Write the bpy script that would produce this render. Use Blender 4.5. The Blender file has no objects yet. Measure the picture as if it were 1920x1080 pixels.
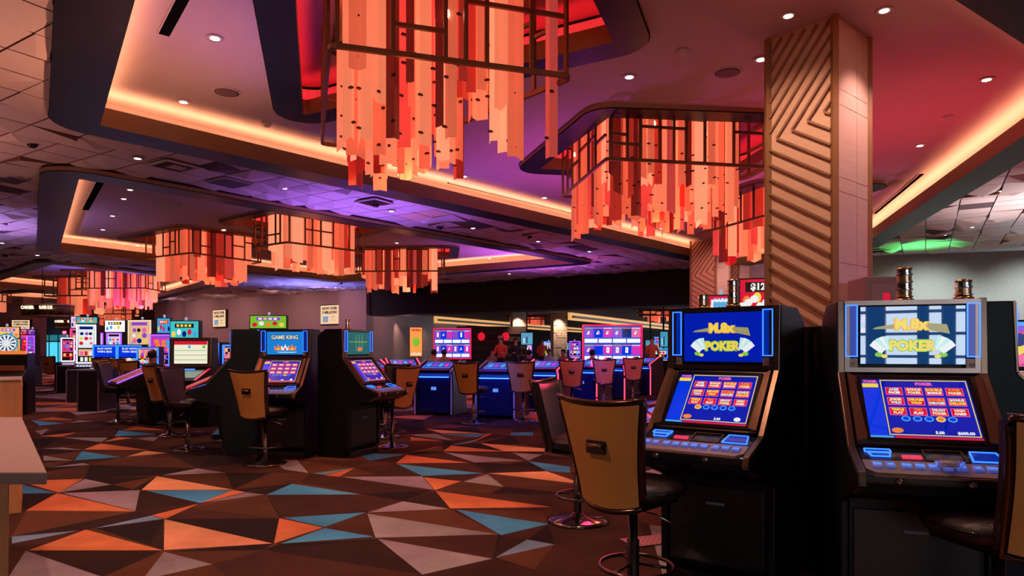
import bpy, bmesh, math, random
from mathutils import Vector, Matrix
from mathutils.geometry import delaunay_2d_cdt
random.seed(11)
PI = math.pi
E = 1.32            # eye height
F = 1251.0
COL = bpy.context.scene.collection
SC = bpy.context.scene
# ---------------- camera, world, exposure, large lights ----------------
cd = bpy.data.cameras.new('camera'); cam = bpy.data.objects.new('camera', cd); COL.objects.link(cam)
cam.location = (0, 0, E); cam.rotation_euler = (PI/2, 0, 0)
cd.sensor_width = 36; cd.lens = F/1920*36; cd.shift_y = 113/1920; cd.clip_start = .05; cd.clip_end = 300
SC.camera = cam
SC.view_settings.view_transform = 'Standard'; SC.view_settings.look = 'None'
SC.view_settings.gamma = 1; SC.view_settings.use_curve_mapping = False
SC.view_settings.exposure = 0.0
w = bpy.data.worlds.new('world'); SC.world = w; w.use_nodes = True
w.node_tree.nodes['Background'].inputs[0].default_value = (.75, .88, 1, 1)
w.node_tree.nodes['Background'].inputs[1].default_value = 4.5      # daylight outside the window wall

def W(px, py, z):
    "world point at height z above the eye plane seen at a pixel"
    d = F*z/(653-py); return Vector(((px-960)/F*d, d, E+z))
def D(px, d): return (px-960)/F*d
def lamp(kind, name, loc, color, power, size=.1, target=None, spot=None, blend=.6):
    l = bpy.data.lights.new(name, kind); l.color = color; l.energy = power
    if kind == 'AREA': l.size = size
    else: l.shadow_soft_size = size
    if kind == 'SPOT': l.spot_size = spot or 1.6; l.spot_blend = blend
    o = bpy.data.objects.new(name, l); COL.objects.link(o); o.location = loc
    if target is not None: o.rotation_euler = (Vector(target)-Vector(loc)).to_track_quat('-Z', 'Y').to_euler()
    return o
UPL = [ # added coloured spots without fittings, aimed at the ceiling: x, y, z, colour, power, spot angle
 (-2.2, 6.8, 2.0, (.30,.14,1), 55, 1.5), (-3.0,13.5,1.9,(.38,.14,1), 260, 2.2), (1.2, 11.5, 1.8, (.75,.10,.75), 170, 2.3),
 (3.2, 4.0, 1.8, (1,.12,.10), 55, 2.3), (5.6, 9.2, 1.8, (1,.06,.10), 135, 2.4), (-12.5, 15, 1.9, (.55,.30,1), 230, 2.3),
 (-15.5, 27, 2.0, (.25,.18,1), 550, 2.4), (0.5, 22, 2.0, (.65,.14,1), 420, 2.4), (-9, 29.5, 2.0, (.24,.22,1), 380, 2.4),
 (-22, 36, 2.2, (.3,.18,1), 500, 2.4), (-5.2, 4.0, 1.9, (.95,.42,.36), 60, 2.3), (-8.8, 7.5, 1.5, (1,.38,.32), 200, 2.4), (-3.8, 7.0, 1.9, (1,.36,.22), 120, 1.8),
 (10.6, 12.5, 2.0, (1,.74,.78), 330, 2.2), (14.5,13.5, 2.0, (.80,.88,1), 750, 2.5), (11.4, 18.6, 2.9, (.1,1,.25), 110, 1.7),
 (5.2, 14.5, 1.9, (1,.10,.35), 200, 2.4)]
for i, (x, y, z, c, p, a) in enumerate(UPL): lamp('SPOT', 'added_wash', (x, y, z), c, p*1.7, .12, (x, y+.01, 5), a, .9)
FILL = [ # added fill spots below the ceiling, shining down: x, y, colour, power
 (-3.3,5.5,(1,.62,.45),150),(.6,4.6,(1,.55,.42),95),(3.4,3.2,(1,.6,.5),50),(-2.5,8.2,(1,.6,.45),120),(2.6,7.4,(1,.5,.4),90),
 (-6.5,9.5,(1,.6,.5),150),(-9,14.5,(1,.55,.5),170),(-3.2,15,(1,.5,.6),110),(3.6,13.5,(.8,.3,1),70),(-14,22,(1,.55,.55),240),
 (-6,24,(1,.6,.55),230),(4.2,18.5,(.8,.3,.9),80),(-20,32,(1,.55,.6),260),(-5.2,2.8,(1,.66,.5),150),(-13.5,37.2,(1,.7,.7),160),(12.5,16,(.95,.95,1),110),(-2.3,2.5,(1,.55,.42),170),(.5,3.2,(1,.6,.4),70)]
for x, y in ((-19,38.6),(-15.5,36.4),(-11.5,33.8),(-8.5,31.9)): lamp('SPOT', 'wall_fill', (x-.8, y-1.5, 3.9), (1,.50,.50), 190, .15, (x+.6,y+1.8,1.2), 2.5, 1)  # added spots that lift the mauve far wall
for x, y in ((12.3,18.6),(15,17.8),(18,17)): lamp('SPOT', 'wall_fill', (x, y, 3.9), (.92,1,.97), 260, .08, (x+.5,y+1.8,1.8), 1.9, .9)  # added spots that lift the grey wall at right
for x, y, c, p in FILL: lamp('SPOT', 'ceiling_fill', (x, y, 3.95), c, p*1.3, .06, (x, y+.01, 0), 2.1, .7)
lamp('SPOT', 'column_fill', (5.2, 17.2, 4.2), (1,.42,.45), 170, .05, (5.9,19.4,2.9), 1.2, .9); lamp('SPOT', 'column_fill', (7.2, 18.4, 4.2), (1,.6,.6), 130, .05, (6.6,19.6,3.2), 1.2, .9); lamp('SPOT', 'wall_fill', (7.9, 20.4, 3.7), (1,.5,.6), 90, .1, (8.5,22.3,3.0), 2.0, .9)  # added pink spots for the small column and the wall behind
lamp('POINT', 'passage_fill', (D(765,33.5), 33.5, 2.7), (1,.38,.42), 30, .2)  # added unseen point light warming the passage wall
# added spots brightening the tall column, no fittings of their own
lamp('SPOT', 'column_fill', (4.6, 5.4, 1.7), (.9,.25,.8), 26, .05, (3.5,6.6,2.3), 1.2, .9)
lamp('SPOT', 'pod_violet_fill', (D(1100,12.4), 12.2, 3.6), (.50,.10,1), 420, .1, (D(1110,15), 15.5, .7), 1.3, .9)  # added violet spot tinting the stools by the pods
lamp('SPOT', 'column_fill', (2.0, 5.5, 4.45), (1,.64,.50), 170, .05, (2.8,6.75,2.6), 1.4, .8)
lamp('SPOT', 'column_fill', (3.9, 6.1, 4.45), (1,.60,.56), 150, .05, (3.45,6.7,3.0), 1.3, .8)
lamp('SPOT', 'column_fill', (3.0, 4.4, 4.45), (1,.60,.42), 190, .05, (3.0,6.6,1.6), 1.0, .8)

# ---------------- materials ----------------
MATS = {}
def mat(name, col, rough=.6, metal=0.0, em=0.0, emcol=None, noise=0.0, nscale=8.0, bump=0.0, bscale=60.0, stretch=None, spec=.5, coat=0.0, trans=0.0):
    if name in MATS: return MATS[name]
    m = bpy.data.materials.new(name); m.use_nodes = True; MATS[name] = m
    nt = m.node_tree; b = nt.nodes['Principled BSDF']
    c = tuple(col)+(1,)
    b.inputs['Base Color'].default_value = c; b.inputs['Roughness'].default_value = rough; b.inputs['Metallic'].default_value = metal
    b.inputs['Specular IOR Level'].default_value = spec; b.inputs['Coat Weight'].default_value = coat; b.inputs['Coat Roughness'].default_value = .08
    if trans: b.inputs['Transmission Weight'].default_value = trans
    if em: b.inputs['Emission Color'].default_value = tuple(emcol or col)+(1,); b.inputs['Emission Strength'].default_value = em
    if noise or bump:
        tc = nt.nodes.new('ShaderNodeTexCoord'); mp = nt.nodes.new('ShaderNodeMapping')
        if stretch: mp.inputs['Scale'].default_value = stretch
        nt.links.new(tc.outputs['Object'], mp.inputs['Vector'])
    if noise:
        n = nt.nodes.new('ShaderNodeTexNoise'); n.inputs['Scale'].default_value = nscale; n.inputs['Detail'].default_value = 6
        nt.links.new(mp.outputs[0], n.inputs['Vector'])
        hv = nt.nodes.new('ShaderNodeHueSaturation'); hv.inputs['Color'].default_value = c
        mr = nt.nodes.new('ShaderNodeMapRange'); mr.inputs['To Min'].default_value = 1-noise; mr.inputs['To Max'].default_value = 1+noise
        nt.links.new(n.outputs['Fac'], mr.inputs['Value']); nt.links.new(mr.outputs[0], hv.inputs['Value'])
        nt.links.new(hv.outputs[0], b.inputs['Base Color'])
    if bump:
        n2 = nt.nodes.new('ShaderNodeTexNoise'); n2.inputs['Scale'].default_value = bscale; n2.inputs['Detail'].default_value = 4
        nt.links.new(mp.outputs[0], n2.inputs['Vector'])
        bp = nt.nodes.new('ShaderNodeBump'); bp.inputs['Strength'].default_value = bump; bp.inputs['Distance'].default_value = .01
        nt.links.new(n2.outputs['Fac'], bp.inputs['Height']); nt.links.new(bp.outputs[0], b.inputs['Normal'])
    return m
def lit(name, col, s=1.0, rough=.12): return mat(name, tuple(c*.25 for c in col), rough, 0, s, col)   # screens, neon, lamps
# structure
M_ceil = mat('ceiling_paint', (.46,.40,.38), .8, noise=.04, nscale=3)
M_tile = mat('ceiling_panel_white', (.62,.56,.52), .75, noise=.05, nscale=2)
M_tile2 = mat('ceiling_panel_tan', (.66,.46,.30), .75)
M_tiled = mat('ceiling_panel_dark', (.09,.07,.08), .8)
M_skirt = mat('panel_side_brown', (.20,.10,.06), .7)
M_void = mat('ceiling_void', (.10,.07,.06), .9)
M_navy = mat('navy_wood', (.004,.007,.015), .42, noise=.35, nscale=6, stretch=(1,14,14), spec=.3)
M_wood = mat('lip_wood', (.16,.085,.04), .5, noise=.3, nscale=5, stretch=(1,1,14))
M_goldedge = mat('gold_edge', (.35,.2,.1), .45, .5)
M_wall = mat('wall_mauve_paint', (.36,.26,.26), .8, noise=.05, nscale=2)
M_wallg = mat('wall_grey_vinyl', (.44,.46,.44), .6, noise=.22, nscale=30, bump=.2, bscale=80, stretch=(1,1,.6))
M_dark = mat('dark_soffit', (.016,.013,.016), .85, noise=.2, nscale=4)
M_cove = lit('cove_strip', (1,.37,.19), 38)
M_red = lit('red_strip', (1,.03,.05), 32)
# metals, plastics
M_bronze = mat('bronze', (.20,.105,.05), .42, .85, noise=.2, nscale=12)
M_bronzel = mat('bronze_light', (.40,.22,.12), .28, .9)
M_chrome = mat('chrome', (.75,.72,.72), .12, 1)
M_brass = mat('brass', (.75,.48,.20), .2, 1)
M_black = mat('black_laminate', (.0035,.0035,.005), .45, noise=.3, nscale=5, spec=.3)
M_blackg = mat('black_gloss', (.008,.008,.01), .12)
M_grey = mat('grey_plastic', (.32,.26,.25), .4)
M_leather = mat('dark_leather', (.026,.014,.015), .34, noise=.25, nscale=14, bump=.35, bscale=140)
M_tan = mat('tan_vinyl', (.60,.25,.055), .55, noise=.10, nscale=6, bump=.1, bscale=200)
M_counter = mat('counter_laminate', (.40,.26,.21), .38, noise=.07, nscale=10, stretch=(1,12,1))
M_oak = mat('oak_veneer', (.66,.27,.09), .5, noise=.28, nscale=3, stretch=(9,9,1))
M_stone = mat('stone_veneer', (.50,.40,.33), .8, noise=.3, nscale=7)
M_veneer = mat('column_veneer', (.55,.36,.28), .55, noise=.16, nscale=3, stretch=(1,1,12))
M_tanwood = mat('column_panel_wood', (.60,.37,.23), .6, noise=.10, nscale=4, stretch=(1,1,8))
M_batten = mat('column_batten_wood', (.26,.125,.06), .55, noise=.12, nscale=4)
M_frame = mat('column_edge_wood', (.25,.11,.035), .5)

# ---------------- mesh helpers ----------------
class MB:
    def __init__(s, M=None): s.bm = bmesh.new(); s.M = M or Matrix.Identity(4)
    def v(s, p): return s.bm.verts.new(s.M @ Vector(p))
    def face(s, pts, mi=0):
        try: f = s.bm.faces.new([s.v(p) for p in pts]); f.material_index = mi; return f
        except ValueError: return None
    def hexa(s, a, b, mi=0):
        "a: four bottom points, b: four top points"
        va = [s.v(p) for p in a]; vb = [s.v(p) for p in b]; n = len(va)
        fs = [va[::-1], vb]+[[va[i], va[(i+1) % n], vb[(i+1) % n], vb[i]] for i in range(n)]
        for q in fs: s.bm.faces.new(q).material_index = mi
        return s
    def box(s, x0, y0, z0, x1, y1, z1, mi=0):
        return s.hexa([(x0,y0,z0),(x1,y0,z0),(x1,y1,z0),(x0,y1,z0)], [(x0,y0,z1),(x1,y0,z1),(x1,y1,z1),(x0,y1,z1)], mi)
    def prism_x(s, prof, x0, x1, mi=0):
        "profile of (y,z) points extruded along x"
        return s.hexa([(x0,y,z) for y,z in prof], [(x1,y,z) for y,z in prof], mi)
    def prism_z(s, poly, z0, z1, mi=0): return s.hexa([(x,y,z0) for x,y in poly], [(x,y,z1) for x,y in poly], mi)
    def bar(s, p, q, wd, th=None, up=(0,0,1), mi=0):
        p, q = Vector(p), Vector(q); d = (q-p).normalized(); up = Vector(up)
        if abs(d.dot(up)) > .95: up = Vector((1,0,0)) if abs(d.x) < .9 else Vector((0,1,0))
        a = d.cross(up).normalized()*wd/2; b = d.cross(a).normalized()*(th or wd)/2
        c = [(-1,-1),(1,-1),(1,1),(-1,1)]
        return s.hexa([p+a*i+b*j for i,j in c], [q+a*i+b*j for i,j in c], mi)
    def tube(s, path, r, n=8, closed=False, mi=0):
        path = [Vector(p) for p in path]; L = len(path); rings = []
        for i, p in enumerate(path):
            a = path[i-1] if (i or closed) else p; b = path[(i+1) % L] if (i < L-1 or closed) else p
            d = (b-a).normalized(); up = Vector((0,0,1)) if abs(d.z) < .9 else Vector((1,0,0))
            x = d.cross(up).normalized(); y = x.cross(d).normalized()
            rr = r[i] if isinstance(r, (list, tuple)) else r
            rings.append([s.v(p+x*math.cos(2*PI*k/n)*rr+y*math.sin(2*PI*k/n)*rr) for k in range(n)])
        for i in range(L if closed else L-1):
            A, B = rings[i], rings[(i+1) % L]
            for k in range(n): f = s.bm.faces.new([A[k], A[(k+1) % n], B[(k+1) % n], B[k]]); f.material_index = mi; f.smooth = True
        if not closed:
            s.bm.faces.new(rings[0]).material_index = mi; s.bm.faces.new(rings[-1][::-1]).material_index = mi
        return s
    def lathe(s, prof, n=20, c=(0,0), mi=0, smooth=True):
        rings = [[s.v((c[0]+r*math.cos(2*PI*k/n), c[1]+r*math.sin(2*PI*k/n), z)) for k in range(n)] for r, z in prof]
        for A, B in zip(rings, rings[1:]):
            for k in range(n): f = s.bm.faces.new([A[k], A[(k+1) % n], B[(k+1) % n], B[k]]); f.material_index = mi; f.smooth = smooth
        s.bm.faces.new(rings[0][::-1]).material_index = mi; s.bm.faces.new(rings[-1]).material_index = mi
        return s
    def grid(s, fn, nu, nv, th=None, mi=0):
        "surface fn(u,v) on [0,1]^2, optional thickness vector function"
        G = [[s.v(fn(i/nu, j/nv)) for i in range(nu+1)] for j in range(nv+1)]
        for j in range(nv):
            for i in range(nu): f = s.bm.faces.new([G[j][i], G[j][i+1], G[j+1][i+1], G[j+1][i]]); f.smooth = True; f.material_index = mi
        if th:
            H = [[s.v(th(i/nu, j/nv)) for i in range(nu+1)] for j in range(nv+1)]
            for j in range(nv):
                for i in range(nu): f = s.bm.faces.new([H[j][i], H[j+1][i], H[j+1][i+1], H[j][i+1]]); f.smooth = True; f.material_index = mi
            rim = [(j, 0) for j in range(nv, 0, -1)]+[(0, i) for i in range(nu)]+[(j, nu) for j in range(nv)]+[(nv, i) for i in range(nu, 0, -1)]
            for (a, b), (c, d) in zip(rim, rim[1:]+rim[:1]): s.bm.faces.new([G[a][b], H[a][b], H[c][d], G[c][d]]).material_index = mi
        return s
    def build(s, name, m, parent=None, bevel=0, smooth=False, fix=True):
        me = bpy.data.meshes.new(name)
        if fix: bmesh.ops.recalc_face_normals(s.bm, faces=s.bm.faces)
        s.bm.to_mesh(me); s.bm.free()
        for mm in (m if isinstance(m, (list, tuple)) else [m]): me.materials.append(mm)
        if smooth:
            for p in me.polygons: p.use_smooth = True
        return link(name, me, parent, bevel)
def link(name, me, parent=None, bevel=0):
    o = bpy.data.objects.new(name, me); COL.objects.link(o)
    if parent: o.parent = parent
    if bevel:
        b = o.modifiers.new('bevel', 'BEVEL'); b.width = bevel; b.segments = 2; b.limit_method = 'ANGLE'; b.angle_limit = .6
    return o
def tag(o, label, cat, group=None):
    o['label'] = label; o['category'] = cat
    if group: o['group'] = group
    return o
def struct(o): o['kind'] = 'structure'; return o
def empty(name, loc=(0,0,0), rz=0, parent=None):
    o = bpy.data.objects.new(name, None); COL.objects.link(o); o.location = loc; o.rotation_euler = (0,0,rz); o.empty_display_size = .1
    if parent: o.parent = parent
    return o
def thing(name, label, cat, loc=(0,0,0), rz=0, group=None): return tag(empty(name, loc, rz), label, cat, group)
KIDS = {}
def dup(root, loc, rz, label, group=None):
    "copy of a thing with its parts and sub-parts"
    r = root.copy(); COL.objects.link(r); r.location = loc; r.rotation_euler = (0,0,rz); r['label'] = label
    if group: r['group'] = group
    if root.name not in KIDS: KIDS[root.name] = [(c, list(c.children)) for c in root.children]
    for ch, subs in KIDS[root.name]:
        c = ch.copy(); COL.objects.link(c); c.parent = r
        for g in subs:
            d = g.copy(); COL.objects.link(d); d.parent = c
    return r
class Surf:
    "a flat face of a thing: origin, right, up; everything lies on it in its own 2-D coordinates"
    def __init__(s, o, u, v): s.o = Vector(o); s.u = Vector(u).normalized(); s.v = Vector(v).normalized(); s.n = s.u.cross(s.v).normalized()
    def p(s, x, y, z=0): return s.o+s.u*x+s.v*y+s.n*z
    def poly(s, name, pts, m, parent, off=.0, th=.002, mb=None):
        b = mb or MB(); b.hexa([s.p(x, y, off) for x, y in pts], [s.p(x, y, off+th) for x, y in pts])
        return b if mb else b.build(name, m, parent)
    def rect(s, name, x0, y0, x1, y1, m, parent=None, off=0, th=.002, mb=None): return s.poly(name, [(x0,y0),(x1,y0),(x1,y1),(x0,y1)], m, parent, off, th, mb)
    def frame(s, name, x0, y0, x1, y1, wd, m, parent, off=0, th=.004):
        b = MB(); s.rect('', x0, y0, x1, y0+wd, m, None, off, th, b); s.rect('', x0, y1-wd, x1, y1, m, None, off, th, b)
        s.rect('', x0, y0+wd, x0+wd, y1-wd, m, None, off, th, b); s.rect('', x1-wd, y0+wd, x1, y1-wd, m, None, off, th, b)
        return b.build(name, m, parent)
    def disc(s, name, x, y, r, m, parent, off=0, th=.002, n=16, ry=None, mb=None):
        return s.poly(name, [(x+r*math.cos(2*PI*k/n), y+(ry or r)*math.sin(2*PI*k/n)) for k in range(n)], m, parent, off, th, mb)
    def text(s, txt, x, y, size, m, parent, off=.003, name='lettering', bold=.02, sx=1, width=None):
        c = bpy.data.curves.new('t', 'FONT'); c.body = txt; c.size = size; c.align_x = 'CENTER'; c.align_y = 'CENTER'; c.offset = bold*size; c.resolution_u = 2
        c.extrude = .0006
        t = bpy.data.objects.new('t', c); COL.objects.link(t); dg = bpy.context.evaluated_depsgraph_get()
        me = bpy.data.meshes.new_from_object(t.evaluated_get(dg)); bpy.data.objects.remove(t); bpy.data.curves.remove(c)
        if width:
            xs = [v.co.x for v in me.vertices]; sx = width/max(1e-6, max(xs)-min(xs))
        R = Matrix((s.u, s.v, s.n)).transposed().to_4x4(); R.translation = s.p(x, y, off)
        me.transform(R @ Matrix.Diagonal((sx,1,1,1))); me.materials.clear(); me.materials.append(m)
        return link(name, me, parent)
def offloop(poly, r, k=6):
    "polygon grown by r with round corners; same point count for every r"
    A = sum(poly[i][0]*poly[(i+1) % len(poly)][1]-poly[(i+1) % len(poly)][0]*poly[i][1] for i in range(len(poly)))
    if A < 0: poly = poly[::-1]
    out = []; n = len(poly)
    for i in range(n):
        p, c, q = (Vector(poly[(i+j) % n]) for j in (-1, 0, 1))
        e1, e2 = (c-p).normalized(), (q-c).normalized()
        a1 = math.atan2(-e1.x, e1.y); a2 = math.atan2(-e2.x, e2.y)
        while a2 < a1: a2 += 2*PI
        for j in range(k+1):
            a = a1+(a2-a1)*j/k; out.append((c.x+r*math.cos(a), c.y+r*math.sin(a)))
    return out
def inside(p, poly):
    r = False; x, y = p
    for i in range(len(poly)):
        (x1, y1), (x2, y2) = poly[i], poly[i-1]
        if (y1 > y) != (y2 > y) and x < (x2-x1)*(y-y1)/(y2-y1)+x1: r = not r
    return r
def holed(outer, holes, z, name, m, parent=None):
    vs = []; fs = []
    for lp in [outer]+holes: fs.append(list(range(len(vs), len(vs)+len(lp)))); vs += [Vector(p) for p in lp]
    v, e, f, ov, oe, of = delaunay_2d_cdt(vs, [], fs, 1, 1e-5)
    keep = [q for q, o in zip(f, of) if 0 in o and not any(h in o for h in range(1, len(fs)))]
    me = bpy.data.meshes.new(name); me.from_pydata([(p.x, p.y, z) for p in v], [], keep); me.materials.append(m)
    return link(name, me, parent)
def band(name, A, za, B, zb, m, parent=None, smooth=False):
    me = bpy.data.meshes.new(name); n = len(A)
    me.from_pydata([(x,y,za) for x,y in A]+[(x,y,zb) for x,y in B], [], [(i, (i+1) % n, n+(i+1) % n, n+i) for i in range(n)])
    me.materials.append(m)
    for p in me.polygons: p.use_smooth = smooth
    return link(name, me, parent)

# ---------------- the setting: floor ----------------
ZR, ZT, ZI = 2.75, 2.87, 3.20           # ring underside, panelled ceiling, inner ceiling above the eye
WU = Vector((.85,-.527)).normalized(); WV = Vector((.527,.85)).normalized()
W0, W1, W2 = Vector((-22.6,42.2)), Vector((-7,32.4)), Vector((10.8,21.3))
G1 = lambda x, y: (x/2.7, 680+y/2.7)
G2 = lambda x, y: (500+x/2.743, 740+y/2.743)
FT = [ # carpet colours seen in the photograph: tone, corners in two measured crops
('O',1,[(90,600),(420,588),(300,657)]),('L',1,[(300,657),(430,588),(565,617)]),('B',1,[(60,605),(280,660),(60,663)]),('O',1,[(132,748),(290,660),(685,753)]),
('L',1,[(315,660),(708,645),(685,750)]),('P',1,[(715,645),(795,575),(1180,643)]),('B',1,[(740,648),(1175,645),(1015,710)]),('O',1,[(1015,710),(1180,644),(1245,655)]),
('L',1,[(1040,707),(1250,657),(1340,668)]),('O',1,[(770,772),(1010,712),(838,790)]),('M',1,[(480,838),(765,774),(828,791)]),('M',1,[(60,880),(400,850),(60,915)]),
('O',1,[(145,950),(435,845),(825,950)]),('P',1,[(832,792),(830,948),(1380,915)]),('L',1,[(130,952),(40,1090),(300,1150),(520,1085)]),('L',1,[(830,957),(720,1100),(1075,1020)]),
('B',2,[(0,515),(130,458),(480,512)]),('L',1,[(820,570),(1000,535),(1140,557)]),('L',2,[(25,335),(155,335),(215,402),(90,385)]),('O',2,[(300,415),(450,377),(375,422)]),
('M',2,[(235,405),(445,376),(300,412)]),('L',2,[(380,422),(800,420),(862,490)]),('O',2,[(808,425),(1002,445),(866,490)]),('B',2,[(672,356),(800,418),(1115,405)]),
('O',2,[(665,352),(720,310),(1040,350)]),('L',2,[(1012,447),(1135,409),(1220,473)]),('P',2,[(1137,404),(1440,394),(1640,462)]),('O',2,[(868,495),(945,585),(1470,578)]),
('L',2,[(522,606),(700,548),(935,587)]),('L',2,[(518,612),(560,735),(1190,718)]),('B',2,[(975,590),(1205,722),(1450,665)]),('L',2,[(570,740),(800,925),(1160,843)]),
('M',2,[(1175,838),(1340,745),(1480,770)]),('O',2,[(905,291),(950,262),(1230,292)]),('L',2,[(912,296),(1068,348),(1325,340)]),('P',2,[(1100,250),(1430,277),(1430,292),(1222,291)]),
('L',2,[(1265,298),(1420,308),(1345,339)]),('B',2,[(1347,343),(1560,370),(1560,400),(1440,392)]),('B',2,[(460,300),(705,308),(530,340)]),('O',2,[(735,300),(860,270),(905,265)]),
('P',2,[(815,175),(1120,200),(900,198)]),('B',2,[(880,203),(1125,202),(1080,220)]),('O',2,[(1062,243),(1127,203),(1160,201)]),('M',2,[(940,262),(1090,228),(1058,244)]),
('L',2,[(720,205),(870,201),(960,236)]),('O',2,[(740,217),(860,232),(900,237),(740,237)]),('B',2,[(1255,195),(1370,192),(1370,210),(1255,210)]),('O',1,[(425,440),(510,407),(750,443)]),
('B',1,[(375,495),(415,448),(610,478)]),('P',1,[(640,475),(740,446),(845,458)]),('L',1,[(310,378),(548,380),(510,402)]),('O',1,[(522,401),(600,377),(670,381)]),
('B',1,[(580,373),(602,343),(800,362)]),('O',1,[(620,341),(690,322),(840,341)]),('L',1,[(690,386),(820,369),(775,397)]),('L',1,[(210,435),(320,430),(423,443)]),
('L',1,[(220,470),(220,495),(368,495)]),('L',1,[(250,530),(420,508),(455,518)]),('L',1,[(175,346),(250,334),(210,365)]),('O',1,[(200,372),(388,353),(310,376)]),
('O',1,[(180,290),(270,275),(375,290)]),('B',1,[(160,292),(330,308),(200,318)]),('L',1,[(350,305),(400,291),(465,297)]),('B',1,[(1072,364),(1125,315),(1176,330),(1176,362)]),
('L',1,[(1080,396),(1176,370),(1176,400)]),('O',2,[(65,635),(290,683),(38,765)]),('B',2,[(84,633),(510,605),(297,680)]),('B',2,[(72,766),(303,686),(550,730)])]
TONE = {'O': (.56,.145,.058), 'P': (.62,.26,.125), 'L': (.27,.20,.235), 'B': (.055,.23,.44), 'M': (.15,.22,.33)}
BROWN = [(.060,.020,.012),(.030,.012,.010),(.044,.016,.011),(.100,.033,.017),(.018,.008,.008),(.075,.026,.014),(.052,.018,.012)]
def carpet():
    polys = []; kinds = []
    for k, g, pts in FT:
        q = [W(*(G1 if g == 1 else G2)(*p), -E).xy for p in pts]
        a = sum(q[i].x*q[(i+1) % len(q)].y-q[(i+1) % len(q)].x*q[i].y for i in range(len(q)))
        if a < 0: q = q[::-1]
        polys.append(q); kinds.append(k)
    # beyond the measured part the same kind of pattern goes on, scattered
    rnd = random.Random(5); pts = []
    x = -37
    while x < 24:
        y = -9.5
        while y < 56:
            pts.append(Vector((x+rnd.uniform(-.45,.45), y+rnd.uniform(-.45,.45)))); y += 1.05
        x += 1.15
    def seen(p):
        if p.y < 1.2: return False
        px, py = 960+F*p.x/p.y, 653+F*E/p.y
        return (20 < px < 1130 and py > 795) or (690 < px < 1130 and py > 800)
    v, e, f, *_ = delaunay_2d_cdt(pts, [], [], 0, 1e-5)
    for t in f:
        q = [v[i] for i in t]
        if rnd.random() < .44 and not any(seen(p) for p in q) and not seen(sum(q, Vector((0,0)))/3):
            polys.append(q); kinds.append(rnd.choice('OOOPPLLLBM'))
    vs = []; fs = []
    for q in [[Vector(p) for p in ((-38,-10),(24,-10),(24,78),(-38,78))]]+polys: fs.append(list(range(len(vs), len(vs)+len(q)))); vs += q
    vs += [p for p in pts if seen(p)]
    v, e, f, ov, oe, of = delaunay_2d_cdt(vs, [], fs, 1, 1e-4)
    me = bpy.data.meshes.new('floor'); me.from_pydata([(p.x,p.y,0) for p in v], [], f)
    ca = me.color_attributes.new('tone', 'FLOAT_COLOR', 'CORNER')
    for p, o in zip(me.polygons, of):
        ids = [i for i in o if i > 0]
        for li in p.loop_indices:
            if ids:
                c = TONE[kinds[ids[0]-1]]; r2 = random.Random(ids[0]*7+me.loops[li].vertex_index); k = r2.uniform(.72,1.22); g = r2.uniform(.85,1.2)
                ca.data[li].color = (c[0]*k, c[1]*k*g, c[2]*k, 1)
            else:
                if li == p.loop_indices[0]: c = BROWN[random.Random(sum(p.vertices)).randrange(len(BROWN))]
                ca.data[li].color = c+(1,)
    m = bpy.data.materials.new('carpet'); m.use_nodes = True; nt = m.node_tree; b = nt.nodes['Principled BSDF']; b.inputs['Roughness'].default_value = .95; b.inputs['Specular IOR Level'].default_value = .12
    at = nt.nodes.new('ShaderNodeAttribute'); at.attribute_name = 'tone'
    tc = nt.nodes.new('ShaderNodeTexCoord'); n1 = nt.nodes.new('ShaderNodeTexNoise'); n1.inputs['Scale'].default_value = 2.2; n1.inputs['Detail'].default_value = 9; n1.inputs['Roughness'].default_value = .7
    n2 = nt.nodes.new('ShaderNodeTexNoise'); n2.inputs['Scale'].default_value = 160; n2.inputs['Detail'].default_value = 3
    for n in (n1, n2): nt.links.new(tc.outputs['Object'], n.inputs['Vector'])
    ad = nt.nodes.new('ShaderNodeMath'); ad.operation = 'ADD'; nt.links.new(n1.outputs['Fac'], ad.inputs[0]); nt.links.new(n2.outputs['Fac'], ad.inputs[1])
    mr = nt.nodes.new('ShaderNodeMapRange'); mr.inputs['From Min'].default_value = .6; mr.inputs['From Max'].default_value = 1.4; mr.inputs['To Min'].default_value = .55; mr.inputs['To Max'].default_value = 1.5
    nt.links.new(ad.outputs[0], mr.inputs['Value'])
    mx = nt.nodes.new('ShaderNodeVectorMath'); mx.operation = 'SCALE'; nt.links.new(at.outputs['Color'], mx.inputs[0]); nt.links.new(mr.outputs[0], mx.inputs['Scale'])
    nt.links.new(mx.outputs[0], b.inputs['Base Color'])
    bp = nt.nodes.new('ShaderNodeBump'); bp.inputs['Strength'].default_value = .5; bp.inputs['Distance'].default_value = .004; nt.links.new(n2.outputs['Fac'], bp.inputs['Height']); nt.links.new(bp.outputs[0], b.inputs['Normal'])
    me.materials.append(m); struct(link('floor', me))
carpet()

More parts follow.
